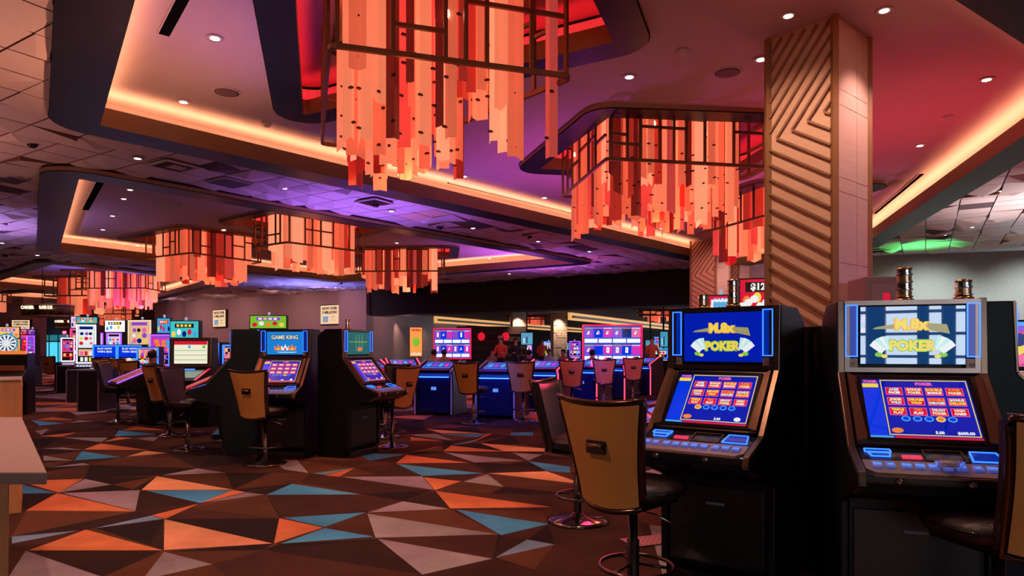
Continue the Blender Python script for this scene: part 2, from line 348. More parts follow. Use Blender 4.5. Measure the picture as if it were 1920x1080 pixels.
# ---------------- coffers ----------------
S = lambda pts, k: [(x*k, y*k) for x, y in pts]
COF = [ # inner outline of each ceiling recess, chandelier openings inside it
 ([(-5.02,8.23),(-.855,2.37),(6.12,7.11),(9.4,18.2),(7.3,22.1)], [[(-2.75,8.9),(-1.47,4.5),(.12,4.5),(.99,6.8)], [(.54,11.6),(1.34,9.1),(4.3,9.4),(4.0,12.2)], [(4.2,15.6),(4.9,13.0),(6.9,13.1),(6.5,16.3)]]),
 ([(-7.03,10.92),(1.98,21.6),(-7.18,27.3),(-12.7,18.8)], [[(-11.0,19.3),(-8.6,17.6),(-7.1,19.2),(-8.9,21.4)], [(-7.0,16.8),(-5.5,15.6),(-3.6,17.6),(-5.2,19.4)], [(-5.2,21.3),(-2.0,21.0),(-2.2,23.0),(-5.0,23.2)]]),
 ([(-15.1,22.0),(-12.6,28.2),(-20.3,37.4),(-23,29.2)], [[(-18.0,27.2),(-14.9,27.0),(-15,29.2),(-18,29.2)], [(-21.0,29.8),(-18.6,29.6),(-18.8,31.6),(-20.8,31.6)]]),
 ([(-23.6,33.0),(-21.0,38.6),(-26,42.5),(-29.5,36)], [])]
def ringset(idx, core, zr, zi, wr, strip, mlip, lipw=.05, coved=True):
    o = struct(empty('trim_%d' % idx)); L = lambda r: offloop(core, r)
    a, b = E+zr, E+zi
    band('band_underside', L(lipw), a, L(wr), a, M_navy, o)
    band('outer_fascia', L(wr), a, L(wr), a+.16, M_navy, o, True)
    band('edge_bead', L(wr+.012), a+.012, L(wr+.012), a+.075, M_goldedge, o, True)
    hl = .235 if coved else .20; band('lip_board', L(lipw), a, L(lipw), a+hl, mlip, o)
    band('lip_cap', L(lipw), a+hl, L(lipw+.03), a+hl, mlip, o)
    band('lip_rear', L(lipw+.03), a+.03, L(lipw+.03), a+hl, mlip, o)
    band('trough', L(lipw+.03), a+.03, L(wr-.03), a+.03, M_ceil, o)
    s = band('light_strip', L(lipw+.05), a+(.205 if coved else .08), L(lipw+.11), a+(.205 if coved else .08), strip, o)
    band('cove_wall', L(wr-.05), a+.03, L(wr-.05), b+.001, M_ceil, o)
    return o
n_tr = 0
for ci, (core, holes) in enumerate(COF):
    n_tr += 1; ringset(n_tr, core, ZR, ZI, .57, M_cove, M_wood)
    c = holed(offloop(core, .525), [offloop(h, .1) for h in holes], E+ZI, 'ceiling', M_ceil); struct(c)
    for h in holes:
        n_tr += 1; ringset(n_tr, h, ZI-.07, ZI+.38, .40 if ci == 0 else .34, M_red, M_frame, .04, False)
        struct(holed(offloop(h, .36), [], E+ZI+.42, 'ceiling', mat('recess_paint', (.22,.08,.08), .7)))
# ---------------- panelled ceiling ----------------
TS = .575
LOOPS = [offloop(c, .10) for c, h in COF]
FAR = [offloop(c, 1.3) for c, h in COF]
def tile_mesh(kind, size=TS, amp=1.0, gap=.022):
    s = size/2-gap/2; C = [(-s,-s),(s,-s),(s,s),(-s,s)]; b = MB()
    ap = {0:(0,0,.0),1:(.12,-.08,-.055),2:(-.16,.14,-.05),3:(.02,.18,-.07),4:None,5:None}[kind]
    T = .025
    if kind == 4: # folded along a diagonal
        z = [0,-.05*amp,0,-.012]; b.face([(C[0][0],C[0][1],z[0]),(C[1][0],C[1][1],z[1]),(C[2][0],C[2][1],z[2])]); b.face([(C[0][0],C[0][1],z[0]),(C[2][0],C[2][1],z[2]),(C[3][0],C[3][1],z[3])])
    elif kind == 5: z = [0,0,-.045*amp,-.045*amp]; b.face([(x,y,zz) for (x,y),zz in zip(C, z)])
    elif kind == 0: z = [0]*4; b.face([(x,y,0) for x,y in C])
    else:
        z = [0]*4; a = (ap[0]*size/.575, ap[1]*size/.575, ap[2]*amp)
        for i in range(4): b.face([C[i]+(0,), C[(i+1) % 4]+(0,), a])
    for i in range(4): j = (i+1) % 4; b.face([C[i]+(z[i],), C[i]+(T,), C[j]+(T,), C[j]+(z[j],)], 1)
    me = bpy.data.meshes.new('ceiling_panel'); bmesh.ops.remove_doubles(b.bm, verts=b.bm.verts, dist=1e-5); bmesh.ops.recalc_face_normals(b.bm, faces=b.bm.faces); b.bm.to_mesh(me); b.bm.free()
    return me
def in_room(p):
    if p.x < -35.6 or p.x > 22 or p.y < -8.6: return False
    if (p-W0).dot(WV) > -.15 and (p-W0).dot(WU) > 0: return False
    if p.y > 47: return False
    n = Vector((.3,.954)); return not ((p-W2).dot(n) > -.1 and p.x > 10)
root = struct(empty('ceiling', (0,0,E+ZT)))
MESH = {}
for k in range(6):
    for mi, mm in enumerate((M_tile, M_tile2, M_tiled)):
        for am in (1.25, 1.7): me = tile_mesh(k, amp=am); me.materials.append(mm); me.materials.append(M_skirt); MESH[k, mi, am] = me
rnd = random.Random(3); cells = []
for i in range(-90, 90):
    for j in range(-90, 110):
        c = WU*(i+.5)*TS+WV*(j+.5)*TS
        if not in_room(c): continue
        cs = [c+WU*a*TS/2+WV*b*TS/2 for a in (-1,1) for b in (-1,1)]
        ins = sum(inside(q, l) for q in cs for l in LOOPS)
        if ins == 4: continue
        cells.append((c, ins > 0, i, j))
def score(c):
    if c.y < .8: return 0
    px, py = 960+F*c.x/c.y, 653-F*ZT/c.y
    if not (-20 < px < 1940 and -20 < py): return 0
    if 930 < px < 1640 and py < 380: return 0
    return 1/c.y**1.0
for c, part, i, j in cells: pass
order = sorted([q for q in cells if not q[1] and score(q[0]) > 0], key=lambda q: -score(q[0]))[:300]
near = {(q[2], q[3]) for q in order}
stuff = MB(); ang = math.atan2(WU.y, WU.x)
for c, part, i, j in cells:
    am = 1.7 if (c.x > 7.3 and c.y > 5) else 1.25
    k = rnd.choice([0,0,1,2,3,3,1,2,0,0,1,4]) if am == 1.25 else rnd.choice([0,0,5,4,0,1,3,0])
    mi = rnd.choices((0,1,2), (.93,.035,.03))[0]; rot = rnd.randrange(4)*PI/2
    if part:
        m_ = 5; g = TS/m_
        for a in range(m_):
            for b in range(m_):
                cc = c+WU*((a+.5)*g-TS/2)+WV*((b+.5)*g-TS/2)
                q = [cc+WU*s*g/2+WV*t*g/2 for s, t in ((-1,-1),(1,-1),(1,1),(-1,1))]
                if not any(inside(x, l) for x in q for l in LOOPS): stuff.face([(x.x, x.y, 0) for x in q], 0)
    elif (i, j) in near:
        o = link('ceiling_panel', MESH[k, mi, am], root); o.location = (c.x, c.y, 0); o.rotation_euler = (0,0,ang+rot)
    else:
        me = MESH[k, mi, am]; R = Matrix.Translation((c.x, c.y, 0)) @ Matrix.Rotation(ang+rot, 4, 'Z')
        vs = [stuff.bm.verts.new(R @ v.co) for v in me.vertices]
        for p in me.polygons: stuff.bm.faces.new([vs[x] for x in p.vertices]).material_index = 3 if p.material_index else mi
o = stuff.build('ceiling_panels', [M_tile, M_tile2, M_tiled, M_skirt], root, fix=False); o['kind'] = 'stuff'
b = MB(); b.face([(-36,-9,1.3),(22,-9,1.3),(22,48,1.3),(-36,48,1.3)]); b.build('ceiling_deck', M_void, root)

# ---------------- walls ----------------
def slab(name, p, q, z0, z1, th, m, kind=True):
    p, q = Vector(p), Vector(q); d = (q-p).normalized(); n = Vector((-d.y, d.x))
    pts = [p, q, q+n*th, p+n*th]; b = MB(); b.prism_z([(a.x, a.y) for a in pts], z0, z1); o = b.build(name, m)
    return struct(o) if kind else o
H = E+ZT+.06
slab('wall_far', (W0.x, W0.y), (W1.x, W1.y), 0, H, .4, M_wall)
WM = W1+(W2-W1)*.786
slab('wall_soffit', (W1.x+.02, W1.y), WM[:], E+1.58, H, 1.2, M_dark)
slab('wall_mauve', WM[:], W2[:], 0, H, .4, M_wall)
slab('wall_grey', (W2.x, W2.y), (23.5, 17.5), 0, H, .4, M_wallg)
slab('wall_side', (-7,32.8), (-3.2,47), 0, H, .4, M_wall)
slab('wall_rear_dark', (-3.4,74), (24,74), 0, 4, .4, mat('far_dark_wall', (.03,.018,.02), .8))
slab('wall_side', (-3.2,47), (-3.2,74.3), 0, 4, .4, M_dark)
slab('wall_right', (23,17.6), (23,-9), 0, 5.6, .4, M_wall)
slab('wall_left', (-36,-9.2), (-36,48), 0, 5.6, .4, M_wall)
slab('wall_end', (-36.4,47.3), (-22.4,47.3), 0, H+.1, .4, mat('far_grey_wall', (.10,.075,.11), .8))
slab('wall_return', (-22.6,47.6), (-22.6,42.2), 0, H, .4, M_wall)
slab('wall_stub', (-36,38.5), (-27.2,38.5), 0, H, .5, M_wall)
for t0, t1, dp in ((2.1,3.3,.45), (16.7,18.55,.35)):     # pilasters of the far wall
    a = W0+WU*t0; b2 = W0+WU*t1; o = slab('wall_pilaster', (a-WV*dp)[:], (b2-WV*dp)[:], 0, H, dp, M_wall)
# back room beyond the soffit
b = MB(); b.face([(-7.2,33.2,0),(9.9,22.9,0),(24,20,0),(24,75,0),(-3.5,75,0),(-3.5,47,0)][::-1])
bm_ = b.bm
for v in bm_.verts: v.co.z = E+1.98
struct(b.build('ceiling', mat('back_room_ceiling', (.16,.11,.10), .8)))
# window wall behind the camera: real panes, daylight outside
gm = bpy.data.materials.new('window_glass'); gm.use_nodes = True; nt = gm.node_tree; nt.nodes.clear()
out = nt.nodes.new('ShaderNodeOutputMaterial'); tr = nt.nodes.new('ShaderNodeBsdfTransparent'); gl = nt.nodes.new('ShaderNodeBsdfGlossy'); gl.inputs['Roughness'].default_value = .02
mxs = nt.nodes.new('ShaderNodeMixShader'); mxs.inputs[0].default_value = .06; nt.links.new(tr.outputs[0], mxs.inputs[1]); nt.links.new(gl.outputs[0], mxs.inputs[2]); nt.links.new(mxs.outputs[0], out.inputs[0])
for x0, x1, z0, z1 in ((-36,-1.6,0,5.6), (6.4,22,0,5.6), (-1.6,6.4,0,.5), (-1.6,6.4,3.3,5.6)):
    b = MB(); b.box(x0, -9.4, z0, x1, -9, z1); struct(b.build('wall_back', M_wall))
wn = struct(empty('window_1', (0,-9.2,0))); OP = [(-1.5,-.7),(-.12,.20),(.56,1.14),(1.34,1.56),(1.80,2.7),(3.2,4.2),(4.8,5.8)]
xs_ = [-1.6]+[v for q in OP for v in q]+[6.4]
for x0, x1 in zip(xs_[::2], xs_[1::2]): b = MB(); b.box(x0, -.16, .5, x1, .10, 3.3); b.build('mullion', M_wall, wn)
for z in (1.15, 1.62, 2.08, 2.75):
    b = MB(); b.box(-1.6, -.05, z-.03, 6.4, .05, z+.03); b.build('window_bar', M_bronze, wn)
for x0, x1 in OP:
    b = MB(); b.box(x0, -.005, .5, x1, .005, 3.3); b.build('pane', gm, wn)

# ---------------- columns with chevron battens ----------------
def column(corner, left, right, zt, label, group, nb=19, zb=0, v=.40):
    c, l, r = Vector(corner), Vector(left), Vector(right)
    o = thing('column', label, 'column', (c.x, c.y, 0), group=group); o['kind'] = 'structure'
    l -= c; r -= c; far = l+r; lu, ru = l.normalized(), r.normalized()
    core = [(0,0), tuple(r), tuple(far), tuple(l)]
    cen = far/2; b = MB(); b.prism_z([((Vector(p)-cen)*.985+cen)[:] for p in core], 0, zt); b.build('core', M_tanwood, o)
    for p in (Vector((0,0)), l, r, far):                                # corner posts
        b = MB(); q = (p-cen)*1.0+cen; b.box(q.x-.028, q.y-.028, 0, q.x+.028, q.y+.028, zt); e = b.build('corner_post', M_frame, o)
    # chevron battens on the left face
    S_ = Surf((l.x, l.y, 0), (-lu.x, -lu.y, 0), (0,0,1)); wd = l.length
    Lw = wd-.05; rise = 1.02*wd; n = nb; ym = .768*zt
    def batten(y0, x_t, dirs):
        pass
    kx = .82
    # upper set leans up to the right, lower set falls to the right; they meet on a slanting line of points
    sp = zt/30
    def clip(x0, y0, x1, y1):
        ts = [0, 1]; dx, dy = x1-x0, y1-y0; t0, t1 = 0, 1
        for p_, q_ in ((-dx, x0-.03), (dx, wd-.03-x0), (-dy, y0-.01), (dy, zt-.03-y0)):
            if abs(p_) < 1e-9:
                if q_ < 0: return None
            else:
                t = q_/p_
                if p_ < 0: t0 = max(t0, t)
                else: t1 = min(t1, t)
        if t0 >= t1-.02: return None
        return (x0+dx*t0, y0+dy*t0, x0+dx*t1, y0+dy*t1)
    def put(x0, y0, x1, y1):
        q = clip(x0, y0, x1, y1)
        if q:
            b = MB(); b.bar(S_.p(q[0], q[1], .012), S_.p(q[2], q[3], .012), .020, .03, S_.n); b.build('batten', M_batten, o)
    for k in range(-6, 26):                                             # points of the chevrons
        yv = ym; xv = wd*.155+k*wd*.235
        if k >= 0 and xv < wd:
            yk = ym+k*.047*zt/4.52
            put(xv, yk, xv+3*wd, yk+3*wd*1.3); put(xv, yk, xv+3*wd, yk-3*wd*.62)
    for k in range(1, 12): put(0, ym-.19*wd+k*.158, 3*wd, ym-.19*wd+k*.158+3*wd*1.3)
    for k in range(1, 24): put(0, ym+.10*wd-k*.152, 3*wd, ym+.10*wd-k*.152-3*wd*.62)
    # veneer slabs on the right face with fine joints
    S2 = Surf((0,0,0), (ru.x, ru.y, 0), (0,0,1)); wr = r.length
    zs = [0, 1.95, 2.15, 2.84, 2.98, 3.68, 3.83, zt-.03]; zs = [z for z in zs if z < zt-.02]+[zt-.03]
    for a, b_ in zip(zs, zs[1:]):
        for x0, x1 in ((.035, wr*.62), (wr*.62, wr-.035)):
            S2.rect('veneer_slab', x0+.003, a+.003, x1-.003, b_-.003, mat('column_base_wood', (.38,.17,.07), .45) if a == 0 else M_veneer, o, 0, .008)
    return o
k = ZI
column((.967*k,2*k), (.830*k,2.164*k), (1.150*k,2.153*k), E+ZI, 'tall square column with chevron battens behind the two poker machines', 'chevron columns')
def small_col(px, y, lab):
    d = F*ZI/(653-y); x = D(px, d); column((x, d), (x-.52*1.15,d+.44*1.15), (x+.54,d+.46), E+ZI if y < 470 else E+1.98, lab, 'chevron columns')
small_col(1342, 447, 'smaller looking chevron column with red-lit chandelier above it')
x_ = D(1386, 22.0); column((x_, 22.0), (x_-.55,22.42), (x_+.5,22.42), E+ZT, 'chevron column half hidden behind the tall column and red sign', 'chevron columns')

# ---------------- chandeliers ----------------
M_glass = {}
for nm, c, e in (('coral', (1,.19,.09), .48), ('salmon', (1,.26,.125), .66), ('red', (.75,.06,.035), .28), ('peach', (1,.36,.19), .80), ('rose',(.85,.11,.09),.34), ('deep',(.42,.035,.025),.12)):
    m = mat('lamp_glass_'+nm, tuple(x*.8 for x in c), .28, 0, e, c, spec=.4); M_glass[nm] = m
M_bulb = lit('bulb_glow', (1,.75,.5), 25)
M_stud = mat('stud', (.06,.03,.02), .4, .6)
GL = {}
def strip_mesh(w_, L, cut, nm):
    key = (w_, L, cut, nm)
    if key in GL: return GL[key]
    b = MB(); t = .006; dz = .06*cut; d = w_*.35
    A = [(-w_/2,d,-L+dz),(0,0,-L),(w_/2,d,-L+dz*.3)]
    for (x0,y0,z0),(x1,y1,z1) in zip(A, A[1:]):
        b.hexa([(x0,y0,z0),(x1,y1,z1),(x1,y1+t,z1),(x0,y0+t,z0)], [(x0,y0,0),(x1,y1,0),(x1,y1+t,0),(x0,y0+t,0)])
    bmesh.ops.recalc_face_normals(b.bm, faces=b.bm.faces); me = bpy.data.meshes.new('glass_strip'); b.bm.to_mesh(me); b.bm.free(); me.materials.append(M_glass[nm]); GL[key] = me
    return me
b = MB(); b.box(-.014,-.03,-.008,.014,.012,.008); bmesh.ops.recalc_face_normals(b.bm, faces=b.bm.faces); STUD = bpy.data.meshes.new('stud'); b.bm.to_mesh(STUD); b.bm.free(); STUD.materials.append(M_stud)
def chandelier(loop, zl, label, zi=ZI, level=2, drop=.42, seed=0, group='glass strip chandeliers', power=60, hang=.415):
    R = random.Random(seed); cx = sum(p[0] for p in loop)/len(loop); cy = sum(p[1] for p in loop)/len(loop)
    L = [(p[0]-cx, p[1]-cy) for p in loop]
    A = sum(L[i][0]*L[(i+1) % 4][1]-L[(i+1) % 4][0]*L[i][1] for i in range(4))
    if A < 0: L = L[::-1]
    o = thing('chandelier', label, 'chandelier', (cx, cy, E+zi+hang), 0, group)
    z0 = zl-zi-hang; z1 = -.06                                         # bottom rail and hidden top rail, from the fixing
    rl = offloop(L, .06, 4 if level > 1 else 2)
    wd = .045 if level > 0 else .06
    for z, nm in ((z0, 'bottom_rail'), (z1, 'top_rail')):
        b = MB(); n = len(rl)
        for i in range(n): b.bar((rl[i][0], rl[i][1], z), (rl[(i+1) % n][0], rl[(i+1) % n][1], z), .03, wd)
        b.build(nm, M_bronze, o)
    for i in range(4):
        p, q = Vector(L[i]), Vector(L[(i+1) % 4]); ln = (q-p).length; d = (q-p)/ln; nn = Vector((d.y, -d.x))*.06
        # opening at one of the levels
        xs = [0]; 
        while xs[-1] < ln-.18: xs.append(xs[-1]+R.uniform(.16,.46)*(1 if level else 1.8))
        xs[-1] = ln
        for x in xs[:-1]:
            a = p+d*x+nn; b = MB(); b.bar((a.x, a.y, z0), (a.x, a.y, z1), .03, wd*.8, (d.x, d.y, 0)); b.build('post', M_bronze, o)
        for x0, x1 in zip(xs, xs[1:]):
            for z in sorted(R.sample([.22,.35,.48,.62,.75,.86], 2 if level > 1 else 1)):
                if R.random() < .8:
                    a, c = p+d*x0+nn, p+d*x1+nn; zz = z0+(z1-z0)*z
                    b = MB(); b.bar((a.x, a.y, zz), (c.x, c.y, zz), .03, wd*.8); b.build('crossbar', M_bronze, o)
    # top plate
    b = MB(); b.prism_z(offloop(L, -.08, 2), -.05, 0); b.build('ceiling_plate', M_frame, o)
    # glass strips hanging in staggered rows
    def ins(p): return inside(p, offloop(L, -.14, 1))
    sw = {2:.135, 1:.20, 0:.38}[level]; cells_ = []
    x = min(p[0] for p in L)
    while x < max(p[0] for p in L):
        y = min(p[1] for p in L)
        while y < max(p[1] for p in L):
            q = (x+R.uniform(-.04,.04), y+R.uniform(-.05,.05))
            if ins(q): cells_.append(q)
            y += sw*1.6
        x += sw*.93
    for (x, y) in cells_:
        e = min((Vector((x,y))-(Vector(L[i])+(Vector(L[(i+1)%4])-Vector(L[i]))*max(0,min(1,(Vector((x,y))-Vector(L[i])).dot(Vector(L[(i+1)%4])-Vector(L[i]))/(Vector(L[(i+1)%4])-Vector(L[i])).length_squared)))).length for i in range(4))
        if e > .62*sw*3.2 and R.random() < .35: continue
        Ls = round((-z0+drop*R.choice([.1,.35,.6,.8,1.0,1.15]))*10)/10
        g = link('glass_strip', strip_mesh(round(sw*R.choice([.9,1.1,1.25]),3), Ls, R.choice([0,0,1,-1]), R.choices(['coral','salmon','red','peach','rose','deep'], (4.8,4.4,2.2,1.9,1.8,1.8))[0]), o)
        g.location = (x, y, -.05); g.rotation_euler = (0, 0, R.choice([0,.5,-.5,.25,PI,-.9,.9]))
        if level > 1:
            for t in (R.uniform(.08,.2), R.uniform(.4,.6)):
                s = link('stud', STUD, g); s.location = (R.uniform(-.03,.03), 0, -Ls+t)
    if level > 1:
        for k in range(7):
            q = R.choice(cells_); s = empty('bulb', (q[0], q[1], z0*R.uniform(.35,.6)), 0, o); s2 = MB(); s2.lathe([(.002,0),(.012,.01),(.012,.05),(.005,.07)], 8); t = s2.build('bulb', M_bulb, s)
            t.parent = o; t.location = s.location; bpy.data.objects.remove(s)
    if power:
        lamp('POINT', 'chandelier_glow', (cx, cy, E+zl-.15-drop), (1,.26,.12), power*.4, .25)
        if level: lamp('POINT', 'chandelier_core', (cx, cy, E+zi-.1), (1,.20,.10), power*.35, .1)
    return o
q = 2.45
chandelier(S([(-.585,2.23),(.189,2.487),(-.656,3.418),(-.913,3.283)], q)[:1]+[(.45,6.05),(-1.55,8.25),(-2.2,7.95)], q, 'huge glowing orange glass-strip chandelier nearest the camera', level=2, drop=.55, seed=2, power=95)
chandelier([(1.34,9.14),(3.55,9.54),(3.12,11.2),(.92,11.3)], 2.58, 'second largest orange glass chandelier, left of the tall column', level=2, drop=.55, seed=4, power=80)
chandelier([(4.17,15.0),(4.9,12.9),(6.9,13.2),(6.3,15.7)], 2.55, 'orange glass chandelier partly hidden behind the tall chevron column', level=1, drop=.55, seed=5)
chandelier([(-10.2,18.7),(-8.5,17.7),(-7.4,19.5),(-9.0,20.9)], 2.52, 'orange chandelier with a pale oval ring, left one of the second recess', level=1, drop=.5, seed=6)
chandelier([(-6.3,16.5),(-5.3,15.8),(-3.9,17.3),(-5.1,18.7)], 2.5, 'orange chandelier in the middle of the second recess, above the signs', level=1, drop=.5, seed=7)
chandelier([(-5.0,21.3),(-2.2,21.2),(-2.4,22.7),(-4.9,22.9)], 2.45, 'wide orange chandelier at the far right end of the second recess', level=1, drop=.5, seed=8)
chandelier([(-17.8,27.3),(-15.0,27.2),(-15.1,29),(-17.9,29)], 2.45, 'distant orange chandelier in the third recess, right of the pair', level=1, drop=.6, seed=9, power=45)
chandelier([(-20.9,29.9),(-18.7,29.8),(-18.9,31.4),(-20.7,31.4)], 2.35, 'distant orange chandelier in the third recess, left of the pair', level=0, drop=.7, seed=10, power=45)
for (x0, y0, zl, lab, sd) in ((-31.5,41,2.3,'far orange chandelier above the left wall sign',11), (-28.2,47,2.05,'tiny far orange chandelier beside the bright white sign',12), (-24.9,42.4,2.15,'tiny far orange chandelier next to the mauve wall corner',13),
                    (.9,40,1.72,'small orange chandelier in the back room, left one',14), (7.6,34,1.66,'small orange chandelier in the back room above the video wall',15), (-26.9,33.8,2.35,'far orange chandelier above the oval hanging sign',16)):
    x = x0; back = zl < 1.9
    chandelier([(x-1.2,y0-.5),(x+1.2,y0-.5),(x+1.1,y0+.5),(x-1.1,y0+.5)], zl, lab, zi=(1.95 if back else ZT), level=0, drop=.42 if not back else .25, seed=sd, power=30, hang=(0 if back else .0))

# ---------------- ceiling fittings ----------------
M_down = lit('downlight_lens', (1,.86,.74), 6)
M_trimw = mat('fitting_white', (.5,.45,.42), .5)
dl = None
def downlight(px, py, z, label, r=.055):
    p = W(px, py, z); o = thing('downlight', label, 'ceiling light', (p.x, p.y, E+z), 0, 'recessed ceiling lights')
    if 'dl' not in MESH:
        b = MB(); b.lathe([(.048,.0),(.085,-.004),(.088,-.010),(.060,-.012)][::-1], 16); t = b.build('t', M_trimw); MESH['dl'] = t.data; bpy.data.objects.remove(t)
        b = MB(); b.lathe([(.047,-.016),(.03,-.02),(.01,-.022)], 14); t = b.build('t', M_down); MESH['dlens'] = t.data; bpy.data.objects.remove(t)
    for k, nm in (('dl','trim_ring'), ('dlens','lens')):
        c = link(nm, MESH[k], o); c.scale = (r/.055,)*2+(1,)
DLAB = {(403,70):'bright recessed light beside the nearest chandelier, above the left flush speaker',(344,190):'recessed light just above the glowing far edge, left of the flush speaker',(939,232):'recessed light between the nearest chandelier and the second one',
(870,330):'recessed light above the glowing edge, below the nearest chandelier',(1180,143):'recessed light directly above the second chandelier',(1478,28):'recessed light just left of the tall column top',(1658,18):'recessed light just right of the tall column top',
(1427,110):'recessed light touching the left edge of the tall column',(1850,148):'recessed light in the red ceiling at far right, highest of the three',(1725,272):'recessed light in the red ceiling right of the tall column, middle one',(1655,341):'recessed light right of the tall column, beside the black air slot',
(1021,370):'recessed light left below the second chandelier near the glowing edge',(1142,403):'recessed light between glowing edge and second chandelier bottoms',(1238,428):'recessed light near the small chevron column, by the glowing edge',
(244,355):'upper light of the pair beside the second recess air slot',(232,372):'lower light of the pair beside the second recess air slot',(211,404):'third light down the left side of the second recess',(193,430):'fourth light down the left side of the second recess',(181,449):'lowest light down the left side of the second recess',
(420,430):'light left of the middle chandelier in the second recess',(744,455):'light above the wide chandelier of the second recess',(918,484):'light near the right tip of the second recess',(258,460):'light beside the left chandelier of the second recess',
(258,296):'light in the panels between both recesses, left of the louvred vent',(533,352):'light in the panels between both recesses, right of the square hatch',(734,395):'light in the purple panels right of the dark louvred vent',(887,427):'light in the purple panels right of the black dome camera',(1009,452):'light in the purple panels near the right tip of the second recess',
(1105,471):'light in the purple panels above the black soffit',(70,478):'light at the left corner of the second recess',(4,455):'light at the very left edge of the ceiling',(1880,357):'light in the white panels at far right, uppermost',(1822,425):'light in the white panels above the right grey wall',(1770,440):'light at the green-lit end of the white panels',
(629,539):'light beside the red exit sign over the mauve pilaster',(955,513):'light in the panels just above the black soffit, left one',(436,522):'light between the third and second recess'}
for (px, py), lab in DLAB.items():
    downlight(px, py, (ZI if (py < 232 or lab.startswith('recessed') or 'second recess' in lab and (px, py) not in ((70,478),(1009,452),(436,522))) else ZT-.02), lab, .05 if py < 60 else .055)
M_grille = mat('speaker_grille', (.16,.10,.11), .7, bump=.5, bscale=260)
def speaker(px, py, lab):
    p = W(px, py, ZI); o = thing('ceiling_speaker', lab, 'speaker', (p.x, p.y, p.z), 0)
    b = MB(); b.lathe([(.12,-.012),(.165,-.010),(.17,.0)][::-1], 28); b.build('rim', M_trimw, o)
    b = MB(); b.lathe([(.145,-.013),(.10,-.018),(.02,-.02)], 28); b.build('grille', M_grille, o)
speaker(425,172,'round flush ceiling speaker left of the nearest chandelier'); speaker(1364,135,'round flush ceiling speaker left of the tall column')
M_void2 = mat('slot_black', (.004,.004,.004), .9, spec=0)
def slot(p0, p1, z, lab, wd=.07):
    a, c = W(*p0, z), W(*p1, z); m = (a+c)/2; o = thing('slot_vent', lab, 'vent', m)
    b = MB(); b.bar(a-m-Vector((0,0,.006)), c-m-Vector((0,0,.006)), wd, .012, (0,0,1)); b.build('slot', M_void2, o)
    dd = (c-a).normalized(); s = dd.cross(Vector((0,0,1)))*(wd/2+.008)
    for k in (-1,1): b = MB(); b.bar(a-m+s*k-Vector((0,0,.008)), c-m+s*k-Vector((0,0,.008)), .014, .016); b.build('flange', M_trimw, o)
slot((345,-8),(307,64), ZI, 'long black air slot at the top left of the near recess', .10); slot((840,342),(1115,410), ZI, 'thin black air slot along the glowing far edge of the near recess', .05)
slot((1728,326),(1640,400), ZI, 'black air slot right of the tall column', .07); slot((188,341),(160,393), ZI, 'black air slot in the second ceiling recess', .13)
def smoke(px, py, z, lab):
    p = W(px, py, z); o = thing('smoke_detector', lab, 'smoke detector', p); b = MB(); b.lathe([(.07,0),(.07,-.02),(.05,-.035),(.045,-.05),(.02,-.055)], 18); b.build('housing', M_trimw, o)
for a in ((338,383,ZI,'white smoke detector in the second ceiling recess'),(500,231,ZI,'pale round detector between near chandelier and glowing edge'),(1280,94,ZI,'faint round detector above the second chandelier'),(1087,388,ZI,'pale round detector below the second chandelier'),(1778,218,ZI,'pale round detector right of the tall column')): smoke(*a)
M_dome = mat('camera_dome', (.01,.01,.012), .08)
def domecam(px, py, lab, s=1):
    p = W(px, py, ZT); o = thing('dome_camera', lab, 'security camera', (p.x, p.y, p.z)); o.scale = (s,)*3
    b = MB(); b.lathe([(.12,.02),(.12,-.02),(.10,-.035)], 20); b.build('collar', M_trimw, o)
    b = MB(); b.lathe([(.085,-.03),(.082,-.06),(.062,-.09),(.03,-.105),(.004,-.11)], 20); b.build('dome', M_dome, o)
for a in ((61,266,'black dome camera in the panelled ceiling at far left',.8),(825,422,'black dome camera on the purple-lit ceiling panels',1),(705,381,'dark sensor box on the purple ceiling panels',.8),(993,441,'second dark dome on the purple-lit ceiling panels',.8),(1085,528,'small dark dome near the black soffit',1),(10,476,'dark dome camera in the ceiling left of the second recess',.9),(640,529,'little dark dome near the red exit light',.8)): domecam(*a)
def vent(px, py, lab, dark=True):
    p = W(px, py, ZT-.03); o = thing('ceiling_vent', lab, 'vent', p, ang)
    s = .26; b = MB(); b.box(-s,-s,-.004,s,s,.03); b.build('backing', M_void, o)
    for i in range(7):
        y = -s+.04+i*.075; b = MB(); b.hexa([(-s,y,-.02),(s,y,-.02),(s,y+.006,-.02),(-s,y+.006,-.02)], [(-s,y+.03,-.004),(s,y+.03,-.004),(s,y+.036,-.004),(-s,y+.036,-.004)]); b.build('louver', M_bronze, o)
    b = MB()
    for q0, q1 in (((-s,-s),(s,-s)),((s,-s),(s,s)),((s,s),(-s,s)),((-s,s),(-s,-s))): b.bar(q0+(-.012,), q1+(-.012,), .04, .02)
    b.build('frame', M_tile, o)
for a in ((325,311,'louvred air vent in the panels between both recesses'),(702,379,'dark louvred vent below the far edge of the near recess'),(1652,470,'air vent in the green-lit ceiling corner')): vent(*a)
for px, py, lab in ((430,343,'dark square ceiling hatch between both recesses'),(957,430,'dark square hatch among the purple-lit panels'),(1000,463,'dark hatch near the right tip of the second recess'),(10,335,'dark square hatch at the left edge of the ceiling')):
    p = W(px, py, ZT-.02); o = thing('ceiling_hatch', lab, 'hatch', p, ang); b = MB(); b.box(-.27,-.27,-.012,.27,.27,.02); b.build('hatch_panel', M_tiled, o, .006)
    b = MB()
    for q0, q1 in (((-.28,-.28),(.28,-.28)),((.28,-.28),(.28,.28)),((.28,.28),(-.28,.28)),((-.28,.28),(-.28,-.28))): b.bar(q0+(-.006,), q1+(-.006,), .02, .014)
    b.build('frame', M_tile, o)
